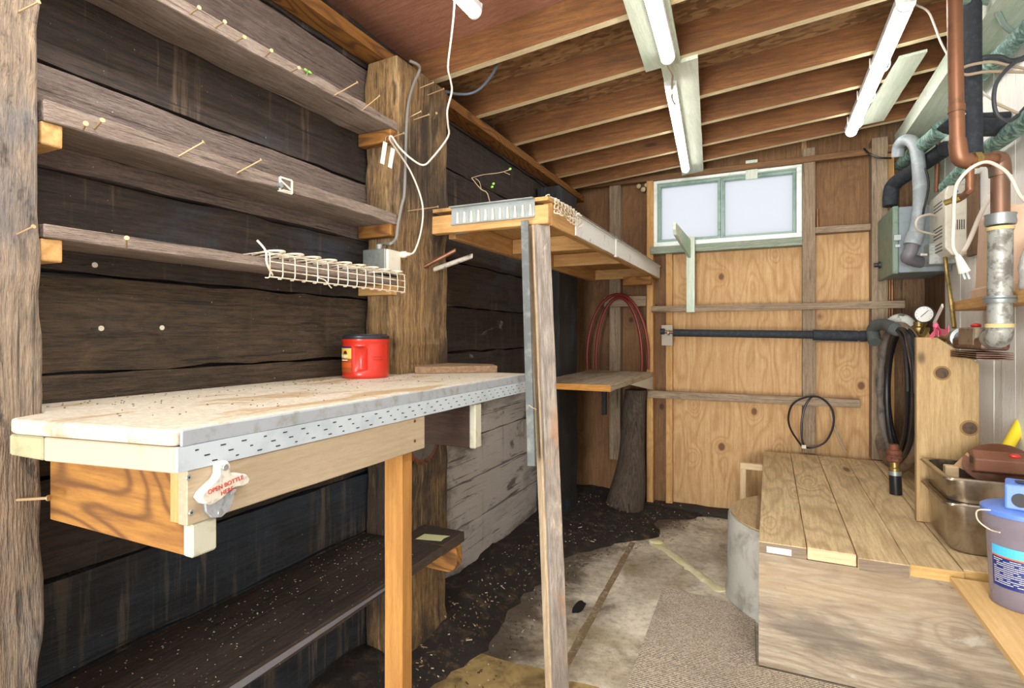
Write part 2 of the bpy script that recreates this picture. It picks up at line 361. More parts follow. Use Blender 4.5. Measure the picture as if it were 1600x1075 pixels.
def tag(o, label=None, cat=None, group=None, kind=None):
    if label: o['label'] = label
    if cat: o['category'] = cat
    if group: o['group'] = group
    if kind: o['kind'] = kind
    return o
def thing(name, loc, label, cat, group=None):
    o = bpy.data.objects.new(name, None); C.objects.link(o); o.location = loc; o.empty_display_size = .05; WO[o.name] = Vector(loc)
    return tag(o, label, cat, group)
def struct(mb, name, **k): return tag(mb.build(name, **k), kind='structure')
def text(name, body, size, loc, rot, mat, parent, ext=.0006, align='CENTER'):
    cu = bpy.data.curves.new(name, 'FONT'); cu.body = body; cu.size = size; cu.extrude = ext; cu.align_x = align; cu.align_y = 'CENTER'
    cu.materials.append(mat); tmp = bpy.data.objects.new(name, cu); me = bpy.data.meshes.new_from_object(tmp); bpy.data.objects.remove(tmp); o = bpy.data.objects.new(name, me); C.objects.link(o)
    o.rotation_euler = rot; o.parent = parent; o.location = Vector(loc) - WO[parent.name]; return o

XL, XP, XR, YB = -1.50, -1.33, .92, 4.40
YF = -.9
def zc(x): return 2.52 + .084 * (x + 1.41)
# ================================================================ SETTING
# left wall of stacked heavy planks
mb = MB(); seams = [CH + .147 + .2375 * k for k in range(-7, 6)]
seams[0] = -.05
random.seed(3)
for k in range(len(seams) - 1):
    z0, z1 = seams[k], min(seams[k + 1], 2.62)
    if z0 > 2.6: break
    for (y0, y1, sg) in ((YF, 1.93, 'A'), (1.93, 3.75, 'C'), (3.75, YB + .1, 'D')):
        if sg == 'A': mt = blueplank() if k <= 3 else litgreyplank() if k in (8, 10) else darkplank2() if k in (5, 6) else darkplank()  # paler planks above the shelves: weathered tone plus light put into the colour
        elif sg == 'C': mt = whiteplank() if z1 < 1.1 else moldplank() if z1 < 1.7 else darkplank()
        else: mt = moldplank()
        mb.m(mt); off = random.uniform(0, .008)
        mb.plank(XL - .07, XL - off, y0, y1, z0 + .003, z1 - .006, 'y', 40, .004, seed=k * 3 + len(sg))
mb.m(BLACKP).box(XL - .12, XL - .06, YF, YB + .1, -.05, 2.75)
struct(mb, 'wall_left', origin=(0, 0, 0))
# right wall: vertical boards
mb = MB(); y = YF; k = 0
while y < YB:
    wd = random.choice((.11, .13, .145)); y1 = min(y + wd, YB + .05)
    if y > 3.84:
        mb.m(wallbrown()).plank(XR, XR + .03, y + .001, y1 - .001, 0, 2.0, 'z', 12, .001, seed=k)
        mb.m(greenboard('z')).plank(XR, XR + .03, y + .001, y1 - .001, 2.0, 2.8, 'z', 6, .001, seed=k)
    else:
        mb.m(paintw()).plank(XR + random.uniform(0, .006), XR + .03, y + .0015, y1 - .0015, 0, 2.8, 'z', 12, .001, seed=k)
    y = y1; k += 1
mb.m(BLACKP).box(XR + .03, XR + .06, YF, YB + .1, -.05, 2.85)
struct(mb, 'wall_right', origin=(0, 0, 0))
# back wall: plywood sheathing with the window opening
WX0, WX1, WZ0, WZ1 = -.834, .205, 2.045, 2.575
mb = MB(ply())
for (x0, x1, z0, z1, mt) in ((XL - .1, -1.10, -.05, 2.8, plydark()), (-1.10, -.87, -.05, 2.8, plydark()), (-.87, -.70, -.05, WZ0, plydark()),
                             (-.87, WX0, WZ0, 2.8, plydark()), (-.70, .235, -.05, WZ0, ply()), (WX0, WX1, WZ1, 2.8, plydark()),
                             (WX1, .235, WZ0, 2.8, ply()), (.235, .66, -.05, 2.09, ply()), (.235, .66, 2.09, 2.8, plydark()), (.66, XR + .1, -.05, 2.8, wallbrown())):
    mb.m(mt).box(x0, x1, YB, YB + .02, z0, z1)
for (x0, x1) in ((XL - .1, WX0), (WX1, XR + .1)): mb.m(BLACKP).box(x0, x1, YB + .02, YB + .05, -.05, 2.85)
mb.box(WX0, WX1, YB + .02, YB + .05, -.05, WZ0); mb.box(WX0, WX1, YB + .02, YB + .05, WZ1, 2.85)
struct(mb, 'wall_back', origin=(0, 0, 0))
# floor
mb = MB(concrete())
def pp(pts, z, mat): mb.m(mat); mb.poly([(x, y_, z) for x, y_ in pts])
mb.box(XL - .1, XR + .1, YF, YB + .1, -.1, 0)
seamm = plain('rust_brown_grout', '#7d674c', .9, var='#a3927a', vs=40)
L_, R_ = [], []
for k in range(24):
    t = k / 23; yy = 1.5 + 2.05 * t; xx = -.735 - .075 * t
    L_.append((xx - .018 - .008 * noise.noise(Vector((yy * 9, 0, 0))), yy)); R_.append((xx + .018 + .008 * noise.noise(Vector((yy * 9, 5, 0))), yy))
for k in range(23): pp([L_[k], R_[k], R_[k + 1], L_[k + 1]], .0012, seamm)
ochre = plain('yellow_stained_concrete', '#a58c58', .9, var='#6a5636', vs=9, lo=.4, hi=.7)
def blob(cx, cy, rx, ry, z, mat, seed, n=26):
    pts = []
    for k in range(n):
        a = 2 * math.pi * k / n; q = 1 + .35 * noise.noise(Vector((math.cos(a) * 1.6, math.sin(a) * 1.6, seed)))
        pts.append((cx + rx * q * math.cos(a), cy + ry * q * math.sin(a)))
    pp(pts, z, mat)
blob(-1.0, 1.75, .42, .3, .0009, ochre, 1)
blob(-.62, 1.72, .2, .28, .0007, ochre, 2)
blob(-.86, 2.59, .030, .065, .0020, plain('painted_hole_black', '#0b0908', 1), 8)  # flat dark patch, the hole's inner shade put into its colour
struct(mb, 'floor', origin=(0, 0, 0))
# roof deck (sloping), joists, plate
mb = MB(osb())
def slab(m_, x0, x1, y0, y1, dz0, dz1):
    mb.m(m_).hexa([(x0, y0, zc(x0) + dz0), (x1, y0, zc(x1) + dz0), (x1, y1, zc(x1) + dz0), (x0, y1, zc(x0) + dz0)],
                  [(x0, y0, zc(x0) + dz1), (x1, y0, zc(x1) + dz1), (x1, y1, zc(x1) + dz1), (x0, y1, zc(x0) + dz1)])
redply = wood('red_brown_plywood', '#8a5a42', '#b3806a', 'x', stains=(('#927c74', 2.2, .5, .7, .5),), knots=.1, contrast=.4, bump=.1)
slab(osb(), XL - .15, XR + .15, 2.11, YB + .2, .142, .16)
slab(redply, XL - .15, XR + .15, YF, 2.11, .142, .16)
struct(mb, 'ceiling', origin=(0, 0, 0))
for i, yj in enumerate((-.35, .25, .72, 1.16, 2.09, 2.53, 3.0, 3.385, 3.765, 4.10)):
    mb = MB(joistw(), joistb())
    x0, x1, t = XL - .1, XR + .08, .038
    n = 16
    for k in range(n):
        a = x0 + (x1 - x0) * k / n; b = x0 + (x1 - x0) * (k + 1) / n
        ja, jb = [.0015 * noise.noise(Vector((q * 7, i, 0))) for q in (a, b)]
        A = [(a, yj + ja, zc(a)), (a, yj + t + ja, zc(a)), (a, yj + t, zc(a) + .141), (a, yj, zc(a) + .141)]
        B = [(b, yj + jb, zc(b)), (b, yj + t + jb, zc(b)), (b, yj + t, zc(b) + .141), (b, yj, zc(b) + .141)]
        va = [mb.bm.verts.new(p) for p in A]; vb = [mb.bm.verts.new(p) for p in B]
        mb.m(joistb()); mb.face([va[0], vb[0], vb[1], va[1]])
        mb.m(joistw()); mb.face([va[1], vb[1], vb[2], va[2]]); mb.face([va[3], vb[3], vb[0], va[0]])
    struct(mb, 'trim_%d' % (i + 1))
mb = MB(orangewood('y')); mb.plank(XL, -1.412, YF, YB, 2.471, 2.519, 'y', 40, .002, 5)
struct(mb, 'trim_11')
mb = MB(greenboard()); mb.plank(.76, XR, YF, YB, 2.60, 2.70, 'y', 30, .002, 6)
struct(mb, 'trim_12')
# back-wall framing: one structure member each
def member(n, mat, x0, x1, y0, y1, z0, z1, ax, j=.0015):
    struct(MB(mat).plank(x0, x1, y0, y1, z0, z1, ax, 16, j, n), 'trim_%d' % n, bevel=.002)
member(13, stud(), .205, .285, YB - .085, YB, .53, 2.66, 'z')
member(14, stud(), .61, .70, YB - .12, YB, .53, 2.66, 'z')
member(15, fir('z'), -.875, -.825, YB - .09, YB, 0, 2.60, 'z')
member(16, fir('z'), -.735, -.685, YB - .045, YB, 0, 2.0, 'z')
member(17, stud(), -1.175, -1.085, YB - .085, YB, .35, 2.56, 'z')
member(18, wood('grey_green_sill', '#6f7a69', '#a3ab99', 'x', stains=(('#8a7258', 5, .55, .72, .5),), knots=0, bump=.4), WX0 - .01, .205, YB - .10, YB, 1.985, 2.040, 'x')
member(19, stud('x'), .285, .61, YB - .08, YB, 2.06, 2.105, 'x')
member(20, stud('x'), -.83, .79, YB - .135, YB - .09, 1.53, 1.578, 'x')
member(21, stud('x'), .285, .61, YB - .08, YB, 1.305, 1.345, 'x')
member(22, stud('x'), -.86, .545, YB - .135, YB - .09, .868, .925, 'x')
member(23, stud('x'), -1.21, -.875, YB - .12, YB - .085, 1.58, 1.66, 'x')
member(24, fir('z'), .705, .745, YB - .06, YB, .53, 2.62, 'z')
member(25, wood('black_base_plate', '#1a1512', '#3a2e25', 'x', bump=.6), -1.3, -.05, YB - .11, YB, 0, .045, 'x', .004)
member(26, plydark('x'), XL, .76, YB - .10, YB - .06, 2.56, 2.60, 'x')
# window: frame, mullion, panes
wn = bpy.data.objects.new('window_1', None); C.objects.link(wn); wn.location = (-.31, YB, WZ0); WO['window_1'] = Vector((-.31, YB, WZ0)); wn['kind'] = 'structure'
FRM = plain('green_white_aluminium', '#e8eee8', .4, var='#c6d8cc', vs=8)
def frame_rect(mb, x0, x1, z0, z1, w_, y0, y1):
    mb.box(x0, x1, y0, y1, z0, z0 + w_); mb.box(x0, x1, y0, y1, z1 - w_, z1); mb.box(x0, x0 + w_, y0, y1, z0 + w_, z1 - w_); mb.box(x1 - w_, x1, y0, y1, z0 + w_, z1 - w_)
mb = MB(FRM); frame_rect(mb, WX0, WX1, WZ0, WZ1, .035, YB - .06, YB + .06); mb.build('window_frame', wn, bevel=.003)
FR2 = plain('green_sash', '#87a094', .4, var='#6e877b', vs=8)
mb = MB(FR2); frame_rect(mb, WX0 + .036, -.335, WZ0 + .036, WZ1 - .036, .022, YB - .035, YB + .03); frame_rect(mb, -.330, WX1 - .036, WZ0 + .036, WZ1 - .036, .022, YB - .01, YB + .05)
mb.build('sash', wn, bevel=.002)
N = NT('frosted_glass'); N.t.nodes.remove(N.b); tr = N.n('ShaderNodeBsdfTransparent'); tl = N.n('ShaderNodeBsdfTranslucent'); mx = N.n('ShaderNodeMixShader', _Fac=.35)
tr.inputs[0].default_value = (.93, .93, .95, 1); N.l(tr.outputs[0], mx.inputs[1]); N.l(tl.outputs[0], mx.inputs[2]); N.l(mx.outputs[0], N.t.nodes['Material Output'].inputs[0])
for (a, b, yy) in ((WX0 + .055, -.352, YB), (-.31, WX1 - .055, YB + .02)):
    MB(N.m).box(a, b, yy, yy + .004, WZ0 + .055, WZ1 - .055).build('pane', wn)
mb = MB(FR2).box(-.352, -.336, YB - .05, YB - .034, WZ0 + .1, WZ0 + .16); mb.build('latch', wn, bevel=.003)

# ================================================================ POSTS
def nailparts(parent, lst, xf, ln=.05, r=.0022, hr=.0052):
    for (u1, v1, u2, v2) in lst:
        a = at(u1, v1, x=xf); b = at(u2, v2, x=xf + ln); d = (b - a).normalized()
        a = a - d * .01
        m_ = MB(NAIL).cyl(a, b, r, n=8); m_.cyl(b - d * .001, b + d * .0015, hr, n=10); m_.build('nail', parent, smooth=True)
def post(name, mat, y0, y1, ztop, label, x0=XL + .006, x1=XP, j=.006, bev=.006):
    mb = MB(mat); mb.plank(x0, x1, y0, y1, 0, ztop, 'z', 60, j, y0 * 3); o = mb.build(name, bevel=bev, seg=2)
    return tag(o, label, 'post')
nearpost_mat = wood('bark_edged_timber', '#5a4d42', '#a08a72', 'z', stains=(('#bba288', 5, .5, .7, .5), ('#4a5460', 3, .48, .68, .6), ('#2d2722', 14, .56, .66, .8)), knots=.1, fibre=60, bump=1.0, contrast=.3)
p1 = post('timber_post', nearpost_mat, .28, .585, 2.466, 'weathered rough timber post at the left edge beside the white bench end')
p2 = post('timber_post', postwood(), 1.755, 2.115, 2.466, 'brown streaked timber post behind the red coffee canister, with a white cord and outlet')
p3 = post('timber_post', postdark(), 3.57, 3.965, 2.40, 'blue-black timber post behind the raised ledge of the wood-framed high shelf')
nailparts(p1, [(30, 18, 60, 3), (27, 366, 52, 354)], XP, .045, .0018, .004)
nailparts(p1, [(27, 781, 76, 778)], XP, .06, .0030, .006)
nailparts(p2, [(655, 138, 677, 129), (667, 149, 693, 139), (640, 183, 658, 174), (647, 187, 670, 179), (677, 188, 682, 177), (615, 214, 631, 208), (567, 171, 593, 150), (636, 330, 684, 323)], XP, .05)

# ================================================================ WALL SHELVES between the two posts
YS0, YS1 = .59, 1.75
def wallshelf(hb, th, label, nails, jj=.002, seed=1):
    zb = CH + hb
    t = thing('wall_shelf', (-1.415, (YS0 + YS1) / 2, zb), label, 'shelf', 'rough shelf boards on the plank wall')
    MB(greywood()).plank(XL + .002, XP + .0, YS0, YS1, zb, zb + th, 'y', 50, jj, seed).build('shelf_board', t, bevel=.002)
    nailparts(t, nails, XP, .05)
    return t
s1 = wallshelf(.806, .036, 'highest rough board shelf on the left plank wall, edge studded with nails',
               [(297, 22, 311, 12), (336, 43, 351, 34), (370, 64, 382, 58), (415, 88, 424, 79), (456, 112, 467, 106), (524, 148, 558, 129)], .0025, 11)
s2 = wallshelf(.436, .040, 'middle rough board shelf on the left plank wall with a metal clip on its edge',
               [(148, 201, 160, 188), (281, 243, 318, 222), (371, 270, 408, 250), (130, 203, 134, 193)], .003, 12)
s3 = wallshelf(.198, .028, 'lowest thin shelf board on the left plank wall, holding a white wire rack', [(197, 386, 198, 372)], .001, 13)
hb_ = {1: (.806, 's'), 2: (.436, 's'), 3: (.198, 's')}
cl = [('near', .59, .632), ('far', 1.70, 1.753)]
for si, hb, nm in ((1, .806, 'highest'), (2, .436, 'middle'), (3, .198, 'lowest')):
    for side, a, b in cl:
        if si == 1 and side == 'near': continue
        zt = CH + hb
        mat = fir('x') if (side == 'near' or si == 3) else orangewood('x')
        if side == 'near': y0, y1, x0, hh = .587, .625, XL + .06, .048
        else: y0, y1, x0, hh = 1.712, 1.753, XL + .002, .05 if si != 3 else .042
        x1 = XP - .005
        mb = MB(mat).plank(x0, x1, y0, y1, zt - hh, zt - .0005, 'x', 4, .001, si)
        tag(mb.build('shelf_cleat', bevel=.004, seg=2), '%s wood cleat under the %s wall shelf, against the %s post' % ('golden' if mat == fir('x') else 'orange', nm, 'left edge' if side == 'near' else 'brown'), 'cleat', 'shelf cleats')
# metal clip on the middle shelf
t = thing('metal_clip', at(447, 292, x=XP), 'small square white metal clip on the edge of the middle wall shelf', 'clip')
c0 = at(447, 290, x=XP + .004)
mb = MB(IVORY); yy, zz = c0.y, c0.z
frame_pts = [(-.022, .02), (.022, .02), (.022, -.02), (-.022, -.02)]
for (a, b) in ((0, 1), (1, 2), (2, 3), (3, 0)):
    p, q = frame_pts[a], frame_pts[b]; mb.beam((c0.x, yy + p[0], zz + p[1]), (c0.x, yy + q[0], zz + q[1]), .006, .006, (1, 0, 0))
mb.beam((c0.x, yy - .02, zz + .01), (c0.x, yy + .02, zz - .01), .006, .004, (1, 0, 0)); mb.beam((c0.x - .02, yy, zz - .017), (c0.x + .006, yy, zz - .017), .03, .004)
mb.build('bracket_plate', t, bevel=.001)
MB(ZINC).cyl((c0.x, yy - .028, zz - .006), (c0.x + .012, yy - .028, zz - .006), .008).build('screw', t, smooth=True)
# screws with washers in the wall
for (u, v, wh) in ((148, 414, 'just under the lowest wall shelf'), (158, 513, 'above the bench, left of the level pair'), (253, 512, 'above the bench, right of the level pair')):
    b = at(u, v, x=XL + .035); a = Vector((XL - .005, b.y + .001, b.z + .001))
    t = thing('screw', a, 'washered screw in the plank wall ' + wh, 'screw', 'screws in the plank wall')
    MB(ZINC).cyl(a, b, .002, n=8).build('shank', t, smooth=True)
    MB(IVORY).lathe(b, (1, 0, 0), [(.0025, -.001), (.0065, -.001), (.0065, .001), (.0025, .001)], 14).build('washer', t, smooth=True)
# white wire rack on lowest shelf
t = thing('wire_rack', (-1.31, 1.40, 1.53), 'white coated wire rack lying along the lowest wall shelf edge', 'rack')
WC = plain('white_coated_wire', '#d9cfbb', .5, var='#a28d6e', vs=14)
ry0, ry1 = 1.10, 1.735
mb = MB(WC)
for hx, hz in ((-1.283, .232), (-1.283, .208), (-1.283, .184), (-1.283, .165), (-1.40, .232)):
    mb.tube([(hx, ry0, CH + hz), (hx, ry1, CH + hz)], .0022, 6, 1)
mb.build('long_wire', t, smooth=True)
k = 0; yv = ry0
while yv <= ry1 + .001:
    MB(WC).tube([(-1.40, yv, CH + .234), (-1.31, yv, CH + .236), (-1.285, yv, CH + .232), (-1.281, yv, CH + .20), (-1.283, yv, CH + .165), (-1.30, yv, CH + .163)], .0018, 6, 3).build('cross_wire', t, smooth=True)
    yv += .045
for k in range(9):
    y_ = 1.13 + k * .07
    MB(WC).tube([(-1.39, y_, CH + .238), (-1.30, y_ - .015, CH + .241), (-1.275, y_ + .01, CH + .242), (-1.30, y_ + .03, CH + .241), (-1.39, y_ + .03, CH + .238)], .0032, 6, 4).build('loop_wire', t, smooth=True)
MB(WC).tube([(-1.283, ry0 + .01, CH + .17), (-1.27, ry0 - .02, CH + .20), (-1.275, ry0 - .02, CH + .235), (-1.285, ry0 - .04, CH + .262)], .003, 6, 4).build('hook', t, smooth=True)
MB(WC).tube([at(498, 434, x=-1.27), at(508, 438, x=-1.27), at(516, 448, x=-1.27), at(518, 450, x=-1.27)], .002, 6, 4).build('hook', t, smooth=True)
# outlet box + plug + cord
t = thing('outlet_box', (-1.40, 1.715, CH + .232), 'grey metal outlet box with ivory receptacle at the end of the lowest wall shelf', 'outlet box')
mb = MB(plain('box_plate', '#8f938d', .45, .5, var='#747a77', vs=14)); mb.box(-1.435, XP + .005, 1.665, 1.752, CH + .232, CH + .33); mb.build('metal_box', t, bevel=.004)
mb = MB(ZINC)
for a, b in ((-1.42, .25), (-1.40, .28), (-1.38, .25), (-1.36, .30), (-1.41, .31)): mb.cyl((a, 1.6655, CH + b), (a, 1.6635, CH + b), .003, n=8)
mb.build('screw', t, smooth=True)
MB(IVORY).box(XP + .005, XP + .016, 1.668, 1.75, CH + .235, CH + .327).build('receptacle', t, bevel=.003)
MB(GALV).tube([(-1.38, 1.70, CH + .331), (-1.38, 1.70, CH + .352)], .012, 10, 1).build('cable_clamp', t, smooth=True)
pl = at(628, 398, x=XP + .017)
t = thing('power_plug', pl, 'white plug in the outlet box with long cord looping up to the ceiling', 'plug')
MB(IVORY).lathe(pl, (1, -.1, -.02), [(.0, 0), (.013, 0), (.013, .02), (.008, .026), (.006, .04), (.0, .04)], 14).build('plug_body', t, smooth=True)
pe = pl + Vector((.04, -.004, -.001))
cp = [pe, at(648, 392, x=-1.25), at(657, 365, x=-1.26), at(661, 330, x=-1.27), at(655, 300, x=-1.29), at(640, 265, x=-1.30), at(620, 235, x=-1.31), at(609, 218, x=-1.31),
      at(612, 213, x=-1.30), at(622, 228, x=-1.28), at(640, 246, x=-1.25), at(661, 258, x=-1.22), at(676, 246, x=-1.18), at(700, 214, x=-1.12), at(700, 195, x=-1.10), at(699, 172, x=-1.08), at(706, 143, x=-1.06), at(704, 125, x=-1.05), at(700, 104, x=-1.04), at(705, 60, x=-1.02), at(709, 20, x=-1.0), at(711, -20, x=-.98), at(712, -60, x=-.96)]
MB(CORDW).tube(cp, .0036, 8, 4).build('cord', t, smooth=True)
# key tags
for i, (u, v, uu, vv) in enumerate(((602, 222, 597, 256), (614, 232, 609, 262))):
    a = at(u, v, x=XP + .025 + .01 * i); b = at(uu, vv, x=XP + .02 + .01 * i)
    t = thing('paper_tag', b, 'small white tag hanging from a nail by the cord on the brown post, %s one' % ('left' if i == 0 else 'right'), 'tag', 'tags on the brown post')
    MB(IVORY).beam(a, b, .017, .0012, (1, -.4, 0)).build('tag_card', t)
    MB(CORDT).tube([a, a + Vector((.0, .004, .02)), at(608, 212, x=XP + .02)], .0009, 5, 3).build('string', t)
# grey cable on post
t = MB(plain('grey_cable', '#77746e', .6)).tube([at(640, 95, x=-1.31), at(654, 102, x=-1.29), at(655, 112, x=-1.30), at(645, 135, x=-1.318), at(637, 170, x=-1.321), at(634, 230, x=-1.322), at(632, 300, x=-1.322), at(628, 320, x=-1.322), at(622, 350, x=-1.315), at(619, 372, x=-1.315), at(610, 381, x=-1.32), (-1.38, 1.73, CH + .36), (-1.38, 1.70, CH + .35)], .006, 8, 4).build('grey_cable', smooth=True)
tag(t, 'flat grey electrical cable running down the brown streaked post to the outlet box', 'cable')
t = MB(plain('blue_grey_cable', '#4c5560', .5)).tube([at(697, 143, d=2.45), at(715, 147, d=2.42), at(735, 146, d=2.4), at(752, 137, d=2.4), at(770, 115, d=2.42), at(778, 98, d=2.44), at(783, 85, d=2.48), at(786, 70, d=2.5)], .006, 8, 4).build('drooping_cable', smooth=True)
tag(t, 'dark blue-grey cable drooping below the joists right of the brown post', 'cable')
# pipes stuck in the post
for nm, m_, (a, b), r, lab in (('copper_tube', COPPER, ((661, 418), (712, 391)), .009, 'short copper tube sticking out of the brown post'),
                               ('plastic_tube', plain('clear_dirty_plastic', '#b8b0a4', .3, var='#5a4c40', vs=20), ((676, 422), (738, 400)), .0115, 'short dirty clear plastic tube poking out of the brown post')):
    A = at(*a, x=XP - .004); B = at(*b, x=XP + .13); d = (B - A).normalized()
    tag(MB(m_).rings([[A + d * h + (Vector((0, 0, 1)) * math.cos(q) + d.cross(Vector((0, 0, 1))).normalized() * math.sin(q)) * rr for q in [2 * math.pi * i / 16 for i in range(16)]] for rr, h in ((r, 0), (r, (B - A).length), (r * .72, (B - A).length), (r * .72, (B - A).length - .06))]).build(nm, smooth=True), lab, 'tube')

# ================================================================ BENCH
BZ = CH - .157; BX = -.884; BY0 = .575; BY1 = 2.02
bt = thing('workbench', (-1.15, 1.2, 0), 'long workbench with dirty white painted top and perforated vinyl front strip', 'workbench')
mb = MB(benchtop())
out = [(XL + .004, YS0), (XP + .003, YS0), (-1.29, .52), (-1.26, .515), (-.94, .560), (-.900, .566), (-.887, .572), (BX, .585), (BX, BY1), (XP + .004, BY1 + .0), (XP + .004, 1.752), (XL + .004, 1.752)]
bt_ = [(x, y_, BZ - .028) for x, y_ in out]; tp = [(x + (.004 if x > -.95 else 0) * -1, y_, BZ) for x, y_ in out]
mb.rings([bt_, tp]); mb.build('bench_top', bt, bevel=.006, seg=2)
mb = MB(plain('grey_white_edge', '#989da3', .5, var='#85857e', vs=30)); mb.plank(BX, BX + .006, .578, BY1, BZ - .03, BZ - .001, 'y', 30, .001, 3); mb.build('edge_band', bt, bevel=.002)
# perforated vinyl strip
mb = MB(WHITE); mb.plank(BX + .000, BX + .0075, .571, BY1, BZ - .07, BZ - .029, 'y', 20, .0004, 4)
slotm = plain('slot_black', '#222326', .9)
mb.m(slotm); random.seed(5); yy = .60; k = 0
while yy < BY1 - .05:
    for r_, zz in enumerate((-.038, -.050, -.062)):
        y_ = yy + (0, .016, .030)[r_] + random.uniform(-.002, .002)
        mb.box(BX + .007, BX + .0083, y_, y_ + (.010 if (k + r_) % 3 else .006), BZ + zz - .0010, BZ + zz + .0010)
    yy += .046; k += 1
mb.build('perforated_strip', bt)
MB(CREAM).prism([(-1.19, .5275, BZ - .072), (-.884, .571, BZ - .072), (-.884, .571, BZ - .029), (-1.19, .5275, BZ - .029)], (0, .012, 0)).build('end_trim', bt, bevel=.002)
MB(plain('pale_end_block', '#a09a78', .7, var='#8b8562', vs=20)).prism([(-1.285, .516, BZ - .068), (-1.195, .527, BZ - .072), (-1.195, .527, BZ - .029), (-1.285, .516, BZ - .029)], (0, .045, 0)).build('end_block', bt, bevel=.003)
mb = MB(PAINTB); mb.plank(BX - .02, BX + .004, .588, 1.282, CH - .320, BZ - .070, 'y', 10, .0005, 8); ap = mb.build('apron_board', bt, bevel=.002)
SCR = plain('screw_head', '#9fa3a4', .4, .7)
for (u, v) in ((295, 746), (299, 801), (648, 658), (648, 689)):
    p = at(u, v, x=BX + .004); m_ = MB(SCR if u < 400 else RUST).lathe(p, (1, 0, 0), [(.0, 0), (.0048, 0), (.0042, .0012), (0, .0012)], 12); m_.m(BLACKP).box(p.x + .0011, p.x + .0016, p.y - .002, p.y + .002, p.z - .0006, p.z + .0006); m_.box(p.x + .0011, p.x + .0016, p.y - .0006, p.y + .0006, p.z - .002, p.z + .002); m_.build('screw', bt)
# brackets below the top, white-painted end grain
for (y0, y1, mat) in ((.60, .640, orangewood('x')), (1.578, 1.620, wood('dark_stained_bracket', '#2a1b13', '#4b3324', 'x', bump=.2))):
    b0 = MB(mat).prism([(XP + (.0 if y0 < 1 else -.165), y0, CH - .378), (BX - .022, y0, CH - .378), (BX - .022, y0, BZ - .03), (XP + (.0 if y0 < 1 else -.165), y0, BZ - .03)], (0, y1 - y0, 0)).build('support_bracket', bt, bevel=.002)
    z1 = CH - .321 if y0 < 1 else BZ - .074
    MB(plain('white_end_paint', '#b8b5a2', .6, var='#a39d85', vs=30)).box(BX - .022, BX + .002, y0 - .002, y1 + .006 if y0 < 1 else y1, CH - .379, z1).build('painted_end', b0, bevel=.004)
MB(fir('z')).box(BX - .045, BX - .0205, .592, .60, CH - .32, BZ - .075).build('corner_strip', bt)
lg = MB(legwood('z')).plank(-.968, -.908, 1.214, 1.26, 0, BZ - .029, 'z', 10, .0006, 2).build('leg', bt, bevel=.002)
# bottle opener
c = at(341, 762, x=BX + .004); oy, oz = c.y, c.z
t = thing('bottle_opener', (BX + .004, oy, oz - .05), 'worn white and silver bottle opener screwed to the beige bench apron', 'bottle opener')
OP = plain('worn_white_enamel', '#d8d2c4', .45, .2, var='#a9a59b', vs=50); OPS = plain('silver_cast', '#b4bcc4', .4, .6, var='#8a939b', vs=60)
s_ = .0500 / 50
def opp(L, dx=0): return [(BX + .004 + dx, oy + a * s_ * 1.12, oz + b * s_) for a, b in L]
outl = [(-7, 48), (-10, 44), (-10, 30), (-14, 22), (-38, 4), (-42, -4), (-34, -16), (-20, -22), (-6, -16), (8, -6), (20, -2), (34, -4), (44, -2), (47, 4), (42, 14), (28, 20), (12, 24), (9, 30), (9, 42), (6, 48)]
mb = MB(OP)
R0 = opp(outl, .012); R1 = opp([(a * .93, b * .93 + .5) for a, b in outl], .019); RB = opp(outl, 0)
mb.rings([RB, R0, R1]); mb.build('opener_hood', t, bevel=.001)
low = [(-26, -14), (-24, -34), (-14, -48), (2, -52), (16, -44), (24, -26), (26, -8), (8, -4), (-8, -12)]
MB(OPS).rings([opp(low, 0), opp(low, .006)]).build('opener_plate', t, bevel=.001)
MB(OPS).rings([opp([(12, -10), (14, -16), (22, -12), (24, -6), (16, -4)], .006), opp([(12, -10), (14, -16), (22, -12), (24, -6), (16, -4)], .014)]).build('opener_tooth', t, bevel=.001)
for q in (38, -43):
    MB(SCR).lathe((BX + .004 + (.019 if q > 0 else .006), oy, oz + q * s_), (1, 0, 0), [(0, 0), (.0058, 0), (.005, .002), (0, .002)], 14).build('screw', t, smooth=True)
RT = plain('red_letter_paint', '#b9402c', .6)
text('lettering', 'OPEN BOTTLE', .0108, (BX + .0235, oy + .001, oz + .0075), (math.radians(90), math.radians(-9), math.radians(90)), RT, t)
text('lettering', 'HERE', .0108, (BX + .0235, oy + .003, oz - .004), (math.radians(90), math.radians(-9), math.radians(90)), RT, t)
# leaning wood lower bench shelf, on cleats
zl = CH - .808
for i, (x0, x1, lab) in enumerate(((XL + .003, -1.328, 'dirty dark plank of the low shelf beneath the bench, against the wall'), (-1.322, -1.129, 'dark brown front plank of the low shelf beneath the bench, pale along its front edge'))):
    t = thing('low_shelf_plank', ((x0 + x1) / 2, 1.2, zl - .036), lab, 'shelf plank', 'planks of the low shelf')
    MB(wood('grimy_plank', '#241c17', '#4d3d31', 'y', stains=(('#15110e', 5, .5, .7, .6), ('#7d6348', 9, .62, .78, .45)), knots=.2, speck=('#b89c74', 130, .72, .75), bump=.7, contrast=.3)).plank(x0, x1, .2 if i else .587, 1.765 if i else 1.752, zl - .036, zl, 'y', 24, .002, i + 2).build('plank_board', t, bevel=.003)
    if i: MB(plain('pale_cut_edge', '#6c6a70', .6, var='#6e655e', vs=20, lo=.5, hi=.7)).prism([(x1, .2, zl - .034), (x1, 1.5, zl - .020), (x1, 1.5, zl - .012), (x1, .2, zl - .002)], (.002, 0, 0)).build('front_edge', t, bevel=.0005)
mb = MB(wood('low_shelf_end', '#2b211a', '#4a3a2c', 'y')); mb.plank(-1.328, -1.13, 1.767, 1.93, zl - .038, zl + .002, 'y', 6, .002, 9)
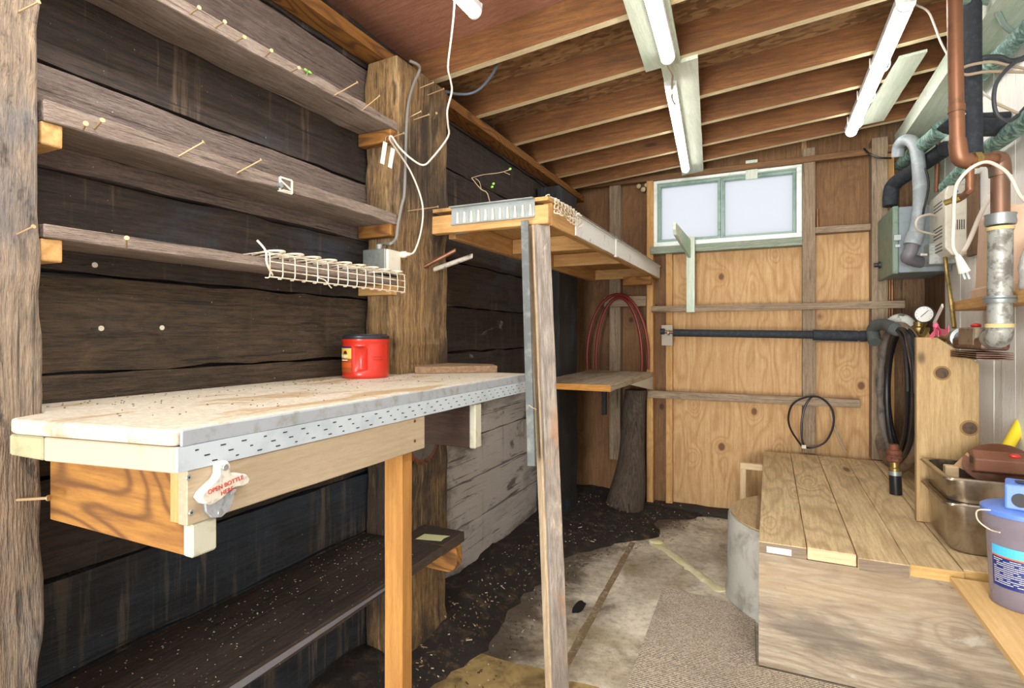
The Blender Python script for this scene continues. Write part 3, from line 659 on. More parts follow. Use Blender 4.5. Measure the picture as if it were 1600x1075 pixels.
t = tag(mb.build('plank_offcut', bevel=.003), 'short dark plank end with a pale label, beside the brown post under the bench', 'plank')
MB(plain('pale_yellow_paper', '#cfcf9a', .7)).prism([(-1.262, 1.775, zl + .0025), (-1.16, 1.80, zl + .0025), (-1.165, 1.83, zl + .0025), (-1.155, 1.86, zl + .0025), (-1.262, 1.835, zl + .0025)], (0, 0, .0008)).build('label_paper', t)
mb = MB(orangewood('x')); n_ = 10
pts = [(-1.33, zl - .039), (-1.13, zl - .039), (-1.125, zl - .09)] + [(-1.125 - .05 * (1 - math.cos(a)), zl - .09 - .055 * math.sin(a)) for a in [math.pi / 2 * k / 8 for k in range(1, 9)]] + [(-1.33, zl - .145)]
tag(MB(orangewood('x')).prism([(x, 1.86, z_) for x, z_ in pts], (0, .045, 0)).build('shelf_cleat', bevel=.003), 'orange rounded wooden block below the low shelf end near the brown post', 'cleat')
tag(MB(stud('x')).plank(XL + .003, -1.14, .62, .66, zl - .10, zl - .037, 'x', 4, .001, 2).build('shelf_cleat', bevel=.003), 'wooden cleat beneath the low shelf planks at the left edge post', 'cleat')
# saw blade on post 2
c = Vector((XP + .013, 2.0, CH - .44)); c = at(662, 682, x=XP + .013)
t = thing('saw_blade', c, 'round rusty-toothed circular saw blade hung on the brown post below the bench', 'saw blade')
R, n = .118, 40; pts = []
for k in range(n):
    a0 = 2 * math.pi * k / n; pts += [(c.y + (R - .011) * math.cos(a0), c.z + (R - .011) * math.sin(a0)), (c.y + R * math.cos(a0 + .02), c.z + R * math.sin(a0 + .02)), (c.y + R * math.cos(a0 + .07), c.z + R * math.sin(a0 + .07)), (c.y + (R - .006) * math.cos(a0 + .13), c.z + (R - .006) * math.sin(a0 + .13))]
mb = MB(RUST); mb.rings([[(c.x, a, b) for a, b in pts], [(c.x + .0022, a, b) for a, b in pts]]); mb.build('toothed_rim', t)
MB(plain('blade_steel', '#8b8f96', .35, .8, var='#6e675f', vs=10)).lathe(c + Vector((.0022, 0, 0)), (1, 0, 0), [(.012, 0), (R - .022, 0), (R - .022, .0008), (.012, .0008)], 40).build('blade_disc', t, smooth=True)
# coffee canister
cc = Vector((-1.325, 1.51, BZ)); cc = at(558, 592, z=BZ); cc.x -= .02; cc.y += .07
t = thing('coffee_canister', cc, 'red plastic coffee canister with black lid on the white workbench', 'canister')
R = .083; n = 64
def canring(z, r, grip=0):
    L = []
    for k in range(n):
        a = 2 * math.pi * k / n
        q = r
        da = (a - math.radians(-62) + math.pi) % (2 * math.pi) - math.pi
        if grip and abs(da) < .30: q = r - grip * .016 * (1 - (abs(da) / .30) ** 4) * (1 if da < .1 else .8)
        L.append((cc.x + q * math.cos(a), cc.y + q * math.sin(a), cc.z + z))
    return L
mb = MB(RED)
prof = [(.0, .078, 0), (.004, .082, 0), (.012, .083, 0), (.024, .083, 0), (.028, .083, .2), (.034, .083, 1), (.07, .083, 1), (.105, .083, 1), (.112, .083, .6), (.117, .083, 0), (.128, .083, 0), (.131, .085, 0), (.141, .085, 0), (.142, .08, 0)]
mb.rings([canring(a, b, g) for a, b, g in prof]); mb.build('canister_body', t, smooth=True)
MB(BLACKP).lathe(cc + Vector((0, 0, .142)), (0, 0, 1), [(.0, 0), (.084, 0), (.085, .002), (.085, .010), (.078, .012), (.074, .017), (.0, .016)], 40).build('lid', t, smooth=True)
def curved(parent, name, mat, a0, a1, z0, z1, r=.0835, k=8, top=None):
    mb = MB(mat); V = []
    for i in range(k + 1):
        a = math.radians(a0 + (a1 - a0) * i / k); V.append((math.cos(a), math.sin(a)))
    for i in range(k):
        (ca, sa), (cb, sb) = V[i], V[i + 1]
        mb.hexa([(cc.x + r * ca, cc.y + r * sa, cc.z + z0), (cc.x + r * cb, cc.y + r * sb, cc.z + z0), (cc.x + r * cb, cc.y + r * sb, cc.z + z1), (cc.x + r * ca, cc.y + r * sa, cc.z + z1)],
                [(cc.x + (r + .0008) * ca, cc.y + (r + .0008) * sa, cc.z + z0), (cc.x + (r + .0008) * cb, cc.y + (r + .0008) * sb, cc.z + z0), (cc.x + (r + .0008) * cb, cc.y + (r + .0008) * sb, cc.z + z1), (cc.x + (r + .0008) * ca, cc.y + (r + .0008) * sa, cc.z + z1)])
    return mb.build(name, parent)
LA, LB = -135, -86
lb = curved(t, 'label', plain('label_brown', '#9e4a1c', .5), LA, LB, .022, .115)
curved(lb, 'label_panel', plain('label_yellow', '#e3bd55', .5), LA, LB, .072, .109, .0841)
curved(lb, 'label_strip', plain('label_navy', '#252a5a', .5), LA, LB, .109, .1155, .0843)
curved(lb, 'label_panel', plain('label_orange', '#c2541e', .5), LA, LB, .040, .058, .0841)
am = math.radians(-106); pc = cc + Vector((math.cos(am) * .0852, math.sin(am) * .0852, 0))
SUN = plain('label_dark_brown', '#4a2412', .5); mb = MB(SUN)
tx, ty = -math.sin(am), math.cos(am)
def lp(a, b, o_=0): return (pc.x + tx * a + math.cos(am) * o_, pc.y + ty * a + math.sin(am) * o_, cc.z + b)
arc = [lp(.011 * math.cos(q), .088 + .012 * math.sin(q)) for q in [math.pi * k / 12 for k in range(13)]]
mb.prism(arc, (math.cos(am) * .001, math.sin(am) * .001, 0)); mb.build('sun_emblem', lb)
text('lettering', 'Folgers', .0135, lp(0, .081, .0016), (math.radians(90), 0, am + math.pi / 2), plain('label_white', '#f0e9dc', .5), lb)
text('lettering', 'CLASSIC ROAST', .0050, lp(0, .066, .0016), (math.radians(90), 0, am + math.pi / 2), MC[('label_white',)], lb)
DR = plain('embossed_dark_red', '#9c2416', .4)
mb = MB(DR); random.seed(9)
for row, (z_, nn) in enumerate(((.078, 8), (.068, 8))):
    for q in range(nn):
        a = math.radians(-33 + q * 3.4 + row * 2); r = .0834
        p = Vector((cc.x + r * math.cos(a), cc.y + r * math.sin(a), cc.z + z_)); mb.beam(p - Vector((0, 0, .0025)), p + Vector((0, 0, random.uniform(.001, .0028))), .0022, .0008, (math.cos(a), math.sin(a), 0))
mb.build('embossed_marks', t)
# brown board lying on the bench
tag(MB(wood('brown_board', '#6b523c', '#9a7d5e', 'y', bump=.2)).prism([(-1.285, 1.80, BZ + .0005), (-1.02, 2.01, BZ + .0005), (-1.10, 2.12, BZ + .0005), (-1.325, 2.12, BZ + .0005), (-1.325, 1.9, BZ + .0005)], (0, 0, .028)).build('loose_board', bevel=.002), 'brown dusty board lying flat at the far end of the white workbench', 'board')

# ================================================================ HIGH SHELF
hx0, hx1, hy0, hy1 = XP + .003, -.785, 1.985, 4.34
hz0, hz1 = CH + .436, CH + .543
t = thing('high_shelf', ((hx0 + hx1) / 2, 3.1, hz0), 'wood-framed high shelf with white edge trim along its long side, propped by the leaning pole', 'shelf')
MB(fir('x')).plank(hx0, hx1, hy0, hy0 + .038, hz0 + .0, hz1 - .03, 'x', 8, .001, 1).build('end_rail', t, bevel=.003)
MB(fir('y')).plank(hx1 - .038, hx1, hy0 + .039, hy1, hz0, hz1 - .016, 'y', 20, .001, 2).build('side_rail', t, bevel=.003)
MB(fir('y')).plank(hx0, hx0 + .038, 2.12, hy1, hz0, hz1 - .016, 'y', 20, .001, 3).build('side_rail', t, bevel=.003)
for yk in (2.72, 3.35, 4.30): MB(fir('x')).plank(hx0 + .039, hx1 - .039, yk, yk + .036, hz0 + .01, hz1 - .017, 'x', 6, .001, yk).build('cross_rail', t, bevel=.003)
MB(wood('shelf_deck_board', '#a3783f', '#c8a066', 'y', stains=(('#5e4a32', 3, .55, .75, .6),), knots=.2)).plank(hx0, hx1, hy0, hy1, hz1 - .015, hz1, 'y', 20, .001, 4).build('deck_panel', t)
WT = plain('flaking_white_trim', '#d6d5d0', .5, var='#77706a', vs=24, lo=.6, hi=.72)
for i, (a, b, h0, h1) in enumerate(((2.30, 2.98, .0, .094), (3.0, 4.335, .0, .094))):
    MB(WT).plank(hx1 + .001, hx1 + .009, a, b, hz0 + h0 + .004, hz1 - .012, 'y', 14, .0006, i).build('edge_trim', t, bevel=.002)
    MB(WT).box(hx1 + .001, hx1 + .018, a, b, hz1 - .012, hz1 - .002).build('trim_lip', t, bevel=.002)
MB(WT).box(hx1 + .001, hx1 + .014, 2.975, 3.005, hz0 - .004, hz1 + .002).build('trim_joint', t, bevel=.002)
MB(plain('dark_gap', '#3b3734', .8)).box(hx1 + .0185, hx1 + .0205, 2.35, 4.33, hz1 - .009, hz1 - .006).build('trim_groove', t)
MB(plain('blue_tape', '#2f9fc4', .5)).box(hx0 + .10, hx0 + .15, hy0 + .039, hy0 + .0405, hz0 + .0, hz0 + .02).build('tape', t)
# white plastic strip on near end
t = thing('plastic_trough', (-1.05, hy0 - .01, hz1 - .03), 'translucent white ribbed plastic strip on the near end of the high shelf', 'plastic strip')
PT = plain('milky_plastic', '#969c9a', .3, var='#7f8684', vs=9)
px0, px1 = at(706, 330, y=hy0).x, at(836, 320, y=hy0).x
MB(PT).box(px0, px1, hy0 - .004, hy0 - .0005, hz1 - .075, hz1 - .006).build('strip_face', t, bevel=.001)
MB(PT).box(px0, px1, hy0 - .026, hy0 - .001, hz1 - .006, hz1 - .002).build('strip_flange', t, bevel=.001)
MB(PT).box(px0, px1, hy0 - .016, hy0 - .001, hz1 - .079, hz1 - .075).build('strip_flange', t, bevel=.001)
for k in range(11):
    xk = px0 + .03 + (px1 - px0 - .05) * k / 10
    MB(IVORY).prism([(xk, hy0 - .004, hz1 - .074), (xk + .012, hy0 - .004, hz1 - .074), (xk + .009, hy0 - .004, hz1 - .028), (xk + .003, hy0 - .004, hz1 - .028)], (0, -.012, 0)).build('rib', t, bevel=.001)
for k in range(11):
    xk = px0 + .03 + (px1 - px0 - .05) * k / 10
    MB(plain('hole_grey', '#787878', .8)).cyl((xk, hy0 - .012, hz1 - .002), (xk, hy0 - .012, hz1 - .0012), .003, n=8).build('hole', t)
# white squiggle wire on shelf corner
t = thing('wire_coil', (-.80, 2.2, hz1), 'tangled white coated wire loops on the near corner of the high shelf', 'wire')
for row in range(4):
    pts = []
    for k in range(40):
        yy = 2.02 + .34 * k / 39; a = k * 1.45 + row
        pts.append((hx1 - .02 + row * .013 + .012 * math.cos(a), yy + .014 * math.sin(a), hz1 + .012 - row * .022 + .010 * math.sin(a * .9)))
    pts = [(max(p[0], hx1 + .012) if p[2] < hz1 + .004 else p[0], p[1], p[2]) for p in pts]
    MB(WC).tube(pts, .0022, 6, 3).build('wire_loop', t, smooth=True)
# twigs and sprout
t = thing('dry_twig', at(770, 290, y=2.2), 'thin dry forked twig standing above the near end of the high shelf', 'twig')
TW = plain('twig_bark', '#a08c6e', .8); yb = 2.15
q = lambda u, v: at(u, v, y=yb)
base = q(768, 312); base.z = hz1
MB(TW).tube([base, q(762, 303), q(752, 296), q(740, 282), q(737, 278)], .0022, 6, 3).build('stem', t)
MB(TW).tube([q(737, 278), q(755, 273), q(780, 270), q(797, 265)], .0016, 6, 3).build('branch', t)
MB(TW).tube([q(752, 296), q(749, 284), q(743, 279)], .0016, 6, 3).build('branch', t)
MB(TW).tube([q(788, 269), q(797, 273)], .0013, 6, 1).build('branch', t)
LF = plain('sprout_green', '#7fb04a', .5)
for (u, v) in ((771, 287), (769, 292), (797, 264)):
    c = q(u, v); MB(LF).sphere(c, .007, (1, .25, .8)).build('leaf', t)
# leaf on top shelf
c = at(481, 112, x=XP + .006); t = thing('sprout', c, 'tiny pale green two-leaf sprout on the edge of the highest wall shelf', 'sprout')
for dy in (-.008, .009): MB(LF).sphere(c + Vector((0, dy, .002)), .008, (.25, 1, .6)).build('leaf', t)
MB(LF).tube([c + Vector((-.006, 0, -.012)), c], .0012, 6, 1).build('stem', t)
# ================================================================ LEANING POLE
top, bot = Vector((-.826, 2.012, hz0 - .001)), Vector((-.716, 1.93, .0))
t = thing('prop_pole', bot, 'tall grey weathered pole leaning under the high shelf corner, standing on the floor', 'pole')
MB(polew()).beam(bot, top, .064, .036, (.80, -.6, 0), 30, .002).build('pole_timber', t, bevel=.002)
of_ = Vector((-.9036, -.428, 0)) * .0385
MB(wood('pale_sawn_edge', '#a98f70', '#dcc9a8', 'z', stains=(('#9a6a3c', 4, .55, .7, .6),), knots=0, bump=.3)).beam(bot + of_, top + of_, .014, .034, (.80, -.6, 0), 20, .001).build('sawn_edge', t)
# face strip
a = at(820, 345, d=2.13); b = at(831, 728, d=2.02)
MB(plain('grey_metal_bar', '#5c605e', .5, .2, var='#7b7f7a', vs=20)).beam(Vector((a.x - .0, a.y, a.z)), b, .030, .014, (0, -1, 0), 6, 0).build('metal_strip', t, bevel=.001)
MB(CORDT).tube([at(826, 633, d=1.98), at(832, 637, d=1.97), at(838, 640, d=1.98)], .0018, 6, 3).build('string', t)
# ================================================================ LOW BACK SHELF
sx0, sx1, sy0, sy1, sz = XP + .0, -.825, 3.06, YB - .09, CH - .29
t = thing('corner_shelf', ((sx0 + sx1) / 2, 3.7, sz - .037), 'short wooden shelf with pale worn top and orange end grain, in the far left corner', 'shelf')
SB = wood('worn_pale_board', '#8d7860', '#c9bda8', 'y', stains=(('#7a5c3c', 4, .5, .7, .6),), knots=.2, bump=.3)
SBE = wood('orange_end', '#a76a25', '#d49a4a', 'x', stains=(('#5e3c1a', 8, .58, .7, .6),), knots=0, bump=.2)
mb = MB(SB); mb.plank(sx0, (sx0 + sx1) / 2 - .002, sy0, sy1, sz - .037, sz, 'y', 10, .001, 1); mb.build('shelf_board', t, bevel=.003)
mb = MB(SB); mb.plank((sx0 + sx1) / 2 + .002, sx1, sy0, sy1, sz - .037, sz, 'y', 10, .001, 2); mb.build('shelf_board', t, bevel=.003)
MB(SBE).box(sx0, sx1, sy0 - .004, sy0 - .0005, sz - .036, sz - .001).build('end_cap', t)
MB(plain('white_metal_bracket', '#c8c4b6', .5)).prism([(sx1 + .0, sy1 - .0, sz - .038), (sx1, sy1 - .75, sz - .038), (sx1, sy1, sz - .14)], (-.012, 0, 0)).build('bracket', t, bevel=.001)
tag(MB(postdark('z')).box(-1.12, -1.09, 3.9, 3.94, sz - .30, sz - .038).build('hanging_batten', bevel=.002), 'dark narrow batten hanging below the corner shelf', 'batten')
tag(MB(orangewood('x')).plank(-1.0, -.79, 4.05, 4.10, CH + .37, CH + .434, 'x', 4, .001, 1).build('support_block', bevel=.003), 'brown wooden block right under the far end of the high shelf', 'block')
# leaning log
mb = MB(wood('old_log', '#2e2620', '#6b5a49', 'z', stains=(('#1b1613', 4, .5, .7, .6), ('#8a755a', 5, .6, .75, .5)), bump=1, knots=.2))
R = []
for k in range(15):
    f = k / 14; c = Vector((-1.02 + .10 * f + .02 * math.sin(f * 5), 4.12 + .10 * f, .0 + .93 * f)); r = .155 - .07 * f - .02 * math.sin(f * 3)
    R.append([c + Vector((math.cos(a) * r * (1 + .08 * noise.noise(Vector((math.cos(a) * 2, math.sin(a) * 2, f * 3)))), math.sin(a) * r * .8, 0)) for a in [2 * math.pi * i / 20 for i in range(20)]])
mb.rings(R); tag(mb.build('leaning_log', smooth=True), 'thick dark log stump leaning under the corner shelf by the back wall', 'log')
# red hose coil
t = thing('red_tubing', (-1.1, YB - .12, 1.1), 'coiled dark red tubing hanging in the far left corner above the corner shelf', 'tubing')
for k, (uc, vc, ru, rv, a0, a1, dd) in enumerate(((965, 560, 48, 100, 150, 330, 0), (967, 565, 36, 100, 150, 330, .02))):
    pts = [at(uc + ru * math.cos(math.radians(q)), vc - rv * math.sin(math.radians(q)), y=YB - .15 - dd) for q in range(190, -12, -8)]
    pts = [p if p.z > sz + .012 else Vector((p.x, p.y, sz + .012)) for p in pts]
    MB(REDH).tube(pts, .011, 8, 2).build('tube_loop', t, smooth=True)

# ================================================================ DIRT along the left wall
def dirtmesh(name, fx, y0, y1, hgt, nx=26, ny=70):
    mb = MB(DIRT); V = []
    for j in range(ny + 1):
        y_ = y0 + (y1 - y0) * j / ny; xe = fx(y_); row = []
        for i in range(nx + 1):
            s = i / nx; x = XL - .005 + (xe - XL) * s + ((.16 * noise.noise(Vector((y_ * 2.6, 0, 0))) + .07 * noise.noise(Vector((y_ * 9, 3, 0))) + .025 * noise.noise(Vector((y_ * 30, 3, 0)))) * s)
            z = hgt * (1 - s) ** .7 * (1 + .5 * noise.noise(Vector((x * 4, y_ * 4, 0)))) + .018 * noise.noise(Vector((x * 25, y_ * 25, 3))) * (1 - s) - (.004 if s == 1 else -.003)
            row.append(mb.bm.verts.new((x, y_, max(z, -.004))))
        V.append(row)
    for j in range(ny):
        for i in range(nx): mb.face([V[j][i], V[j][i + 1], V[j + 1][i + 1], V[j + 1][i]])
    return mb.build(name, smooth=True)
def edge(y_):
    if y_ < 2.0: return -1.02 - .12 * (y_ - 1) / 1
    if y_ < 3.2: return -1.13
    if y_ < 3.7: return -1.13 + .45 * (y_ - 3.2) / .5
    return -.68 + .42 * max(0, (y_ - 4.05) / .35)
d = dirtmesh('dirt_heap', edge, 1.0, YB, .09); tag(d, 'dark soil heaped along the foot of the left wall', 'dirt', kind='stuff')
random.seed(21); mb = MB(CHIP, CHIPL)
for k in range(900):
    y_ = random.uniform(1.6, 4.35); e_ = edge(y_); s = random.random() ** .6; x = XL + .03 + (e_ - XL + .12) * s
    z = .09 * max(0, 1 - s) ** .7 + .012 if x < e_ else .002
    z += .0
    a = random.uniform(0, 6.28); l_ = random.uniform(.003, .012) * (1 if random.random() < .93 else 3); w_ = random.uniform(.002, .005)
    mb.cur = 0 if random.random() < .85 else 1
    dx, dy = math.cos(a) * l_ / 2, math.sin(a) * l_ / 2; tl = random.uniform(-.004, .006)
    mb.beam((x - dx, y_ - dy, z), (x + dx, y_ + dy, z + tl), w_, .003)
tag(mb.build('dirt_litter'), 'pale wood chips and litter scattered over the dark soil by the left wall', 'litter', kind='stuff')
random.seed(23); mb = MB(CHIP, CHIPL)
for k in range(520):
    if random.random() < .3: y_ = random.uniform(.62, 1.74); x = random.triangular(XL + .01, BX - .02, XL + .1); z = BZ + .001
    else: y_ = random.uniform(.6, 1.74); x = random.triangular(XL + .01, -1.14, XL + .05); z = zl + .001
    a = random.uniform(0, 6.28); l_ = random.uniform(.0008, .0028); mb.cur = 1 if random.random() < .55 and z < 1 else 0
    mb.beam((x - math.cos(a) * l_, y_ - math.sin(a) * l_, z + .0005), (x + math.cos(a) * l_, y_ + math.sin(a) * l_, z + .0005), .0016, .0012)
tag(mb.build('bench_litter'), 'tiny crumbs and droppings scattered on the bench top and the low shelf', 'litter', kind='stuff')

# ================================================================ CARPET, CRACK FILLER
CY = Vector((.215, 3.15, 0)); CR = .425
arcp = []
for k in range(9):
    a = math.radians(226 - 12 + k * 4.4) if False else math.radians(212 + k * 3.6); arcp.append((CY.x + (CR + .012) * math.cos(a), CY.y + (CR + .012) * math.sin(a)))
out = [(-.475, 1.0), (.40, 1.0), (.40, 2.43), (-.052, 2.43)] + [p for p in arcp[::-1] if p[0] < -.05] + [(-.20, 2.955), (-.515, 2.97)]
mb = MB(carpetm()); mb.rings([[(x, y_, 0.0005) for x, y_ in out], [(x, y_, .008) for x, y_ in out]])
tag(mb.build('carpet_runner', origin=(0, 0, 0)), 'beige ribbed carpet remnant on the floor beside the wooden platform', 'carpet')
A, B = at(1025, 848, z=0), at(1128, 925, z=0); mb = MB(plain('yellow_foam_filler', '#cfc79a', .8, var='#e2dcc0', vs=18, bump=.6))
L_, R_, T_ = [], [], []
n = 26; dd = (B - A).normalized(); sd = Vector((-dd.y, dd.x, 0)); rr = []
for k in range(n + 1):
    c = A.lerp(B, k / n); w1 = .030 + .016 * noise.noise(Vector((k * .7, 0, 0))) + (.022 if k < 3 else 0) + (.03 if k > n - 3 else 0); w2 = .030 + .016 * noise.noise(Vector((k * .7, 9, 0))) + (.022 if k < 3 else 0)
    rr.append([c + sd * w1 + Vector((0, 0, .0005)), c + sd * w1 * .6 + Vector((0, 0, .006)), c - sd * w2 * .6 + Vector((0, 0, .006)), c - sd * w2 + Vector((0, 0, .0005))])
mb.rings(rr); mb.sphere(A + Vector((0, 0, .006)), .05, (1, .8, .25)); tag(mb.build('foam_strip', smooth=True), 'cream expanding foam strip crossing the concrete floor toward the round concrete pipe', 'foam')

# ================================================================ WELL CYLINDER
t = thing('concrete_well_ring', CY, 'round pale concrete well ring half under the wooden platform', 'well ring')
CONC2 = plain('pale_cement', '#b3b0a6', .85, var='#8b867a', vs=7, bump=.4, bs=40)
mb = MB(CONC2); mb.lathe(CY, (0, 0, 1), [(CR + .01, 0), (CR, .03), (CR - .005, .405), (CR - .012, .42), (CR - .085, .42), (CR - .09, .41), (CR - .09, .02), (CR - .08, 0)], 56); mb.build('ring_wall', t, smooth=True)
MB(wood('well_cover', '#a3885f', '#c9ae84', 'y', stains=(('#6b5a40', 5, .55, .72, .5),))).lathe(CY + Vector((0, 0, .4205)), (0, 0, 1), [(0, 0), (CR - .02, 0), (CR - .02, .008), (0, .008)], 48).build('cover_disc', t)

# ================================================================ PLATFORM
DX = [-.042, .130, .296, .456, .617, .777, XR - .002]; DZ = .527; DY0, DY1 = 2.40, YB - .125
pf = thing('wooden_platform', (.43, 3.4, 0), 'low platform of knotty planks with a weathered plywood front, boxed over the concrete well', 'platform')
ends = [wood('grey_end_grain', '#6b5b4a', '#8d7b66', 'x'), pinec('x'), MC[('grey_end_grain', 'x')], wood('yellow_end_grain', '#a8864e', '#caa768', 'x'), MC[('yellow_end_grain', 'x')], MC[('yellow_end_grain', 'x')]]
for k in range(6):
    yo = [0, .01, -.02, .0, .02, .01][k]; y1 = DY1
    o = MB(deckw()).plank(DX[k] + .0015, DX[k + 1] - .0015, DY0 + yo, y1, DZ - .045, DZ - (.0 if k != 3 else .002), 'y', 16, .001, k).build('deck_plank', pf, bevel=.002)
    MB(ends[k]).box(DX[k] + .003, DX[k + 1] - .003, DY0 + yo - .0015, DY0 + yo - .0002, DZ - .044, DZ - .002).build('end_grain', o)
MB(IVORY).box(DX[0] + .03, DX[0] + .118, DY0 - .003, DY0 - .0015, DZ - .038, DZ - .014).build('paper_sticker', o)
MB(plygrey('x')).plank(DX[0], XR - .002, 2.446, 2.464, .004, .466, 'x', 20, .001, 2).build('front_panel', pf, bevel=.001)
MB(wood('rail_brown', '#8b6c48', '#b18e62', 'x')).plank(DX[0] + .0, XR - .002, 2.466, 2.505, .40, DZ - .046, 'x', 10, .001, 3).build('front_rail', pf, bevel=.002)
MB(stud('y')).plank(DX[0], DX[0] + .036, 2.506, 4.2, .432, DZ - .046, 'y', 10, .001, 3).build('side_rail', pf, bevel=.002)
MB(stud('y')).plank(XR - .04, XR - .003, 2.506, 4.2, .40, DZ - .046, 'y', 10, .001, 3).build('side_rail', pf, bevel=.002)
MB(stud('x')).plank(DX[0] + .04, XR - .045, 4.14, 4.18, .40, DZ - .046, 'x', 10, .001, 3).build('back_rail', pf, bevel=.002)
MB(plydark('y')).box(DX[0] + .001, DX[0] + .016, 2.466, 2.79, .004, .43).build('side_panel', pf)
MB(plydark('y')).box(DX[0] + .001, DX[0] + .016, 3.53, 4.2, .004, .43).build('side_panel', pf)
fr = MB(pinec('x')).plank(-.185, DX[0] - .002, 4.04, 4.078, DZ - .09, DZ - .047, 'x', 4, .001, 1).build('side_crosspiece', pf, bevel=.002)
MB(pinec('z')).plank(-.185, -.148, 4.04, 4.078, .0, DZ - .091, 'z', 6, .001, 1).build('leg', pf, bevel=.002)
# cable loop hanging on rail
t = thing('black_cable', (.1, YB - .15, .55), 'thin black cable looped over the lower back-wall rail above the platform', 'cable')
pts = [at(1255, 700, y=4.23), at(1236, 672, y=4.22), at(1232, 650, y=4.22), at(1240, 630, y=4.22), at(1262, 620, y=4.235), at(1283, 622, y=4.24), at(1300, 640, y=4.24), at(1302, 665, y=4.235), at(1290, 690, y=4.23), at(1270, 699, y=4.23), at(1256, 696, y=4.22), at(1252, 670, y=4.215), at(1256, 640, y=4.22), at(1266, 622, y=4.23), at(1274, 619, y=4.25)]
MB(BLACKH).tube(pts, .0065, 8, 4).build('cable_loop', t, smooth=True)
MB(IVORY).box(*(lambda p: (p.x - .014, p.x + .014, p.y - .008, p.y + .008, p.z - .012, p.z + .012))(at(1256, 698, y=4.22))).build('cable_tie', t, bevel=.002)
MB(CORDT).tube([at(1297, 642, y=4.25), at(1303, 665, y=4.26), at(1312, 688, y=4.26), at(1322, 707, y=4.26)], .006, 8, 4).build('tail', t, smooth=True)
# hose stub on deck
b = at(1400, 772, z=DZ); t = thing('hose_stub', b, 'black hose stub with clamp and rusty fitting sticking up through the platform planks', 'hose')
h = Vector((b.x, b.y, 0))
MB(BLACKH).lathe(b - Vector((0, 0, .0)), (-.04, 0, 1), [(0, 0), (.028, 0), (.028, .12), (0, .12)], 20).build('hose', t, smooth=True)
u_ = Vector((-.04, 0, 1)).normalized()
MB(ZINC).lathe(b + u_ * .10, u_, [(.028, 0), (.0305, 0), (.0305, .022), (.028, .022)], 20).build('hose_clamp', t, smooth=True)
MB(BRASS).lathe(b + u_ * .12, u_, [(0, 0), (.026, 0), (.026, .015), (.02, .02), (.02, .05), (0, .05)], 16).build('barb_fitting', t, smooth=True)
MB(RUST).lathe(b + u_ * .168, u_, [(0, 0), (.028, 0), (.036, .008), (.036, .025), (.030, .035), (.036, .045), (.034, .06), (.022, .066), (.022, .09), (0, .09)], 12).build('coupling', t, smooth=True)
# ================================================================ HOSE COIL on the right
t = thing('hose_coil', (.68, 3.9, DZ), 'tall coil of black hose in torn grey foam sleeve hanging behind the vertical plank', 'hose coil')
SLV = plain('torn_grey_sleeve', '#6f665e', .85, var='#433e3a', vs=12, bump=.6)
SLB = plain('torn_brown_sleeve', '#8a7460', .8, var='#5f5044', vs=10, bump=.5)
def ell(uc, vc, ru, rv, d0, dk, a0=0, a1=360, n=26):
    return [at(uc + ru * math.cos(math.radians(a0 + (a1 - a0) * k / n)), vc - rv * math.sin(math.radians(a0 + (a1 - a0) * k / n)), d=d0 - dk * math.cos(math.radians(a0 + (a1 - a0) * k / n))) for k in range(n + 1)]
def clampz(P, r): return [Vector((min(p.x, XR - r - .005), p.y, max(p.z, DZ + r + .002))) for p in P]
MB(SLB).tube(clampz(ell(1404, 622, 34, 112, 3.25, .42), .03), lambda f: .030 + .008 * math.sin(f * 14), 10, 3).build('foam_sleeve', t, smooth=True)
MB(SLV).tube(clampz(ell(1400, 610, 25, 98, 3.2, .3, 95, 285), .02), lambda f: .016 + .010 * abs(math.sin(f * 19)), 8, 3).build('torn_sleeve', t, smooth=True)
for (uc, vc, ru, rv, dd, dk) in ((1402, 612, 17, 96, 3.15, .25), (1408, 614, 22, 100, 3.08, .3), (1414, 610, 26, 96, 3.12, .3)):
    MB(BLACKH).tube(clampz(ell(uc, vc, ru, rv, dd, dk), .014), .0135, 8, 3).build('hose_loop', t, smooth=True)
# ================================================================ insulated pipe on back wall
t = thing('insulated_pipe', (-.06, 4.20, CH), 'long black foam-insulated pipe running level across the plywood back wall', 'pipe')
yp = YB - .175
zA = at(1052, 520, y=yp); zB = at(1262, 523, y=yp); zC = at(1340, 525, y=yp); zD = at(1362, 526, y=yp)
MB(BLACKR).tube([zA, zB + Vector((.03, 0, 0))], .0275, 16, 1).build('foam_sleeve', t, smooth=True)
MB(BLACKR).tube([zB + Vector((.032, 0, -.002)), zC], .036, 16, 1).build('foam_sleeve', t, smooth=True)
MB(BLACKR).lathe(zC, (1, 0, 0), [(0, 0), (.030, 0), (.036, .02), (.036, .05), (.024, .06), (0, .06)], 16).build('end_wrap', t, smooth=True)
MB(BRASS).tube([zC, zD + Vector((.05, 0, 0))], .012, 10, 1).build('brass_stub', t, smooth=True)
a = at(1034, 518, y=yp)
MB(COPPER).tube([a, zA + Vector((.03, 0, 0))], .012, 12, 1).build('pipe_core', t, smooth=True)
MB(BLACKR).lathe(a + Vector((-.01, 0, 0)), (1, 0, 0), [(0, 0), (.022, 0), (.022, .03), (.014, .034), (0, .034)], 14).build('cap', t, smooth=True)
MB(plain('bracket_board', '#a89f8e', .7)).box(*(lambda p, q: (p.x, q.x, YB - .15, YB - .136, q.z, p.z))(at(1034, 508, y=YB - .14), at(1051, 540, y=YB - .14))).build('mount_plate', t, bevel=.002)
MB(ZINC).lathe(zA + Vector((-.04, 0, 0)), (1, 0, 0), [(.013, 0), (.02, 0), (.02, .01), (.013, .01)], 14).build('clamp', t, smooth=True)
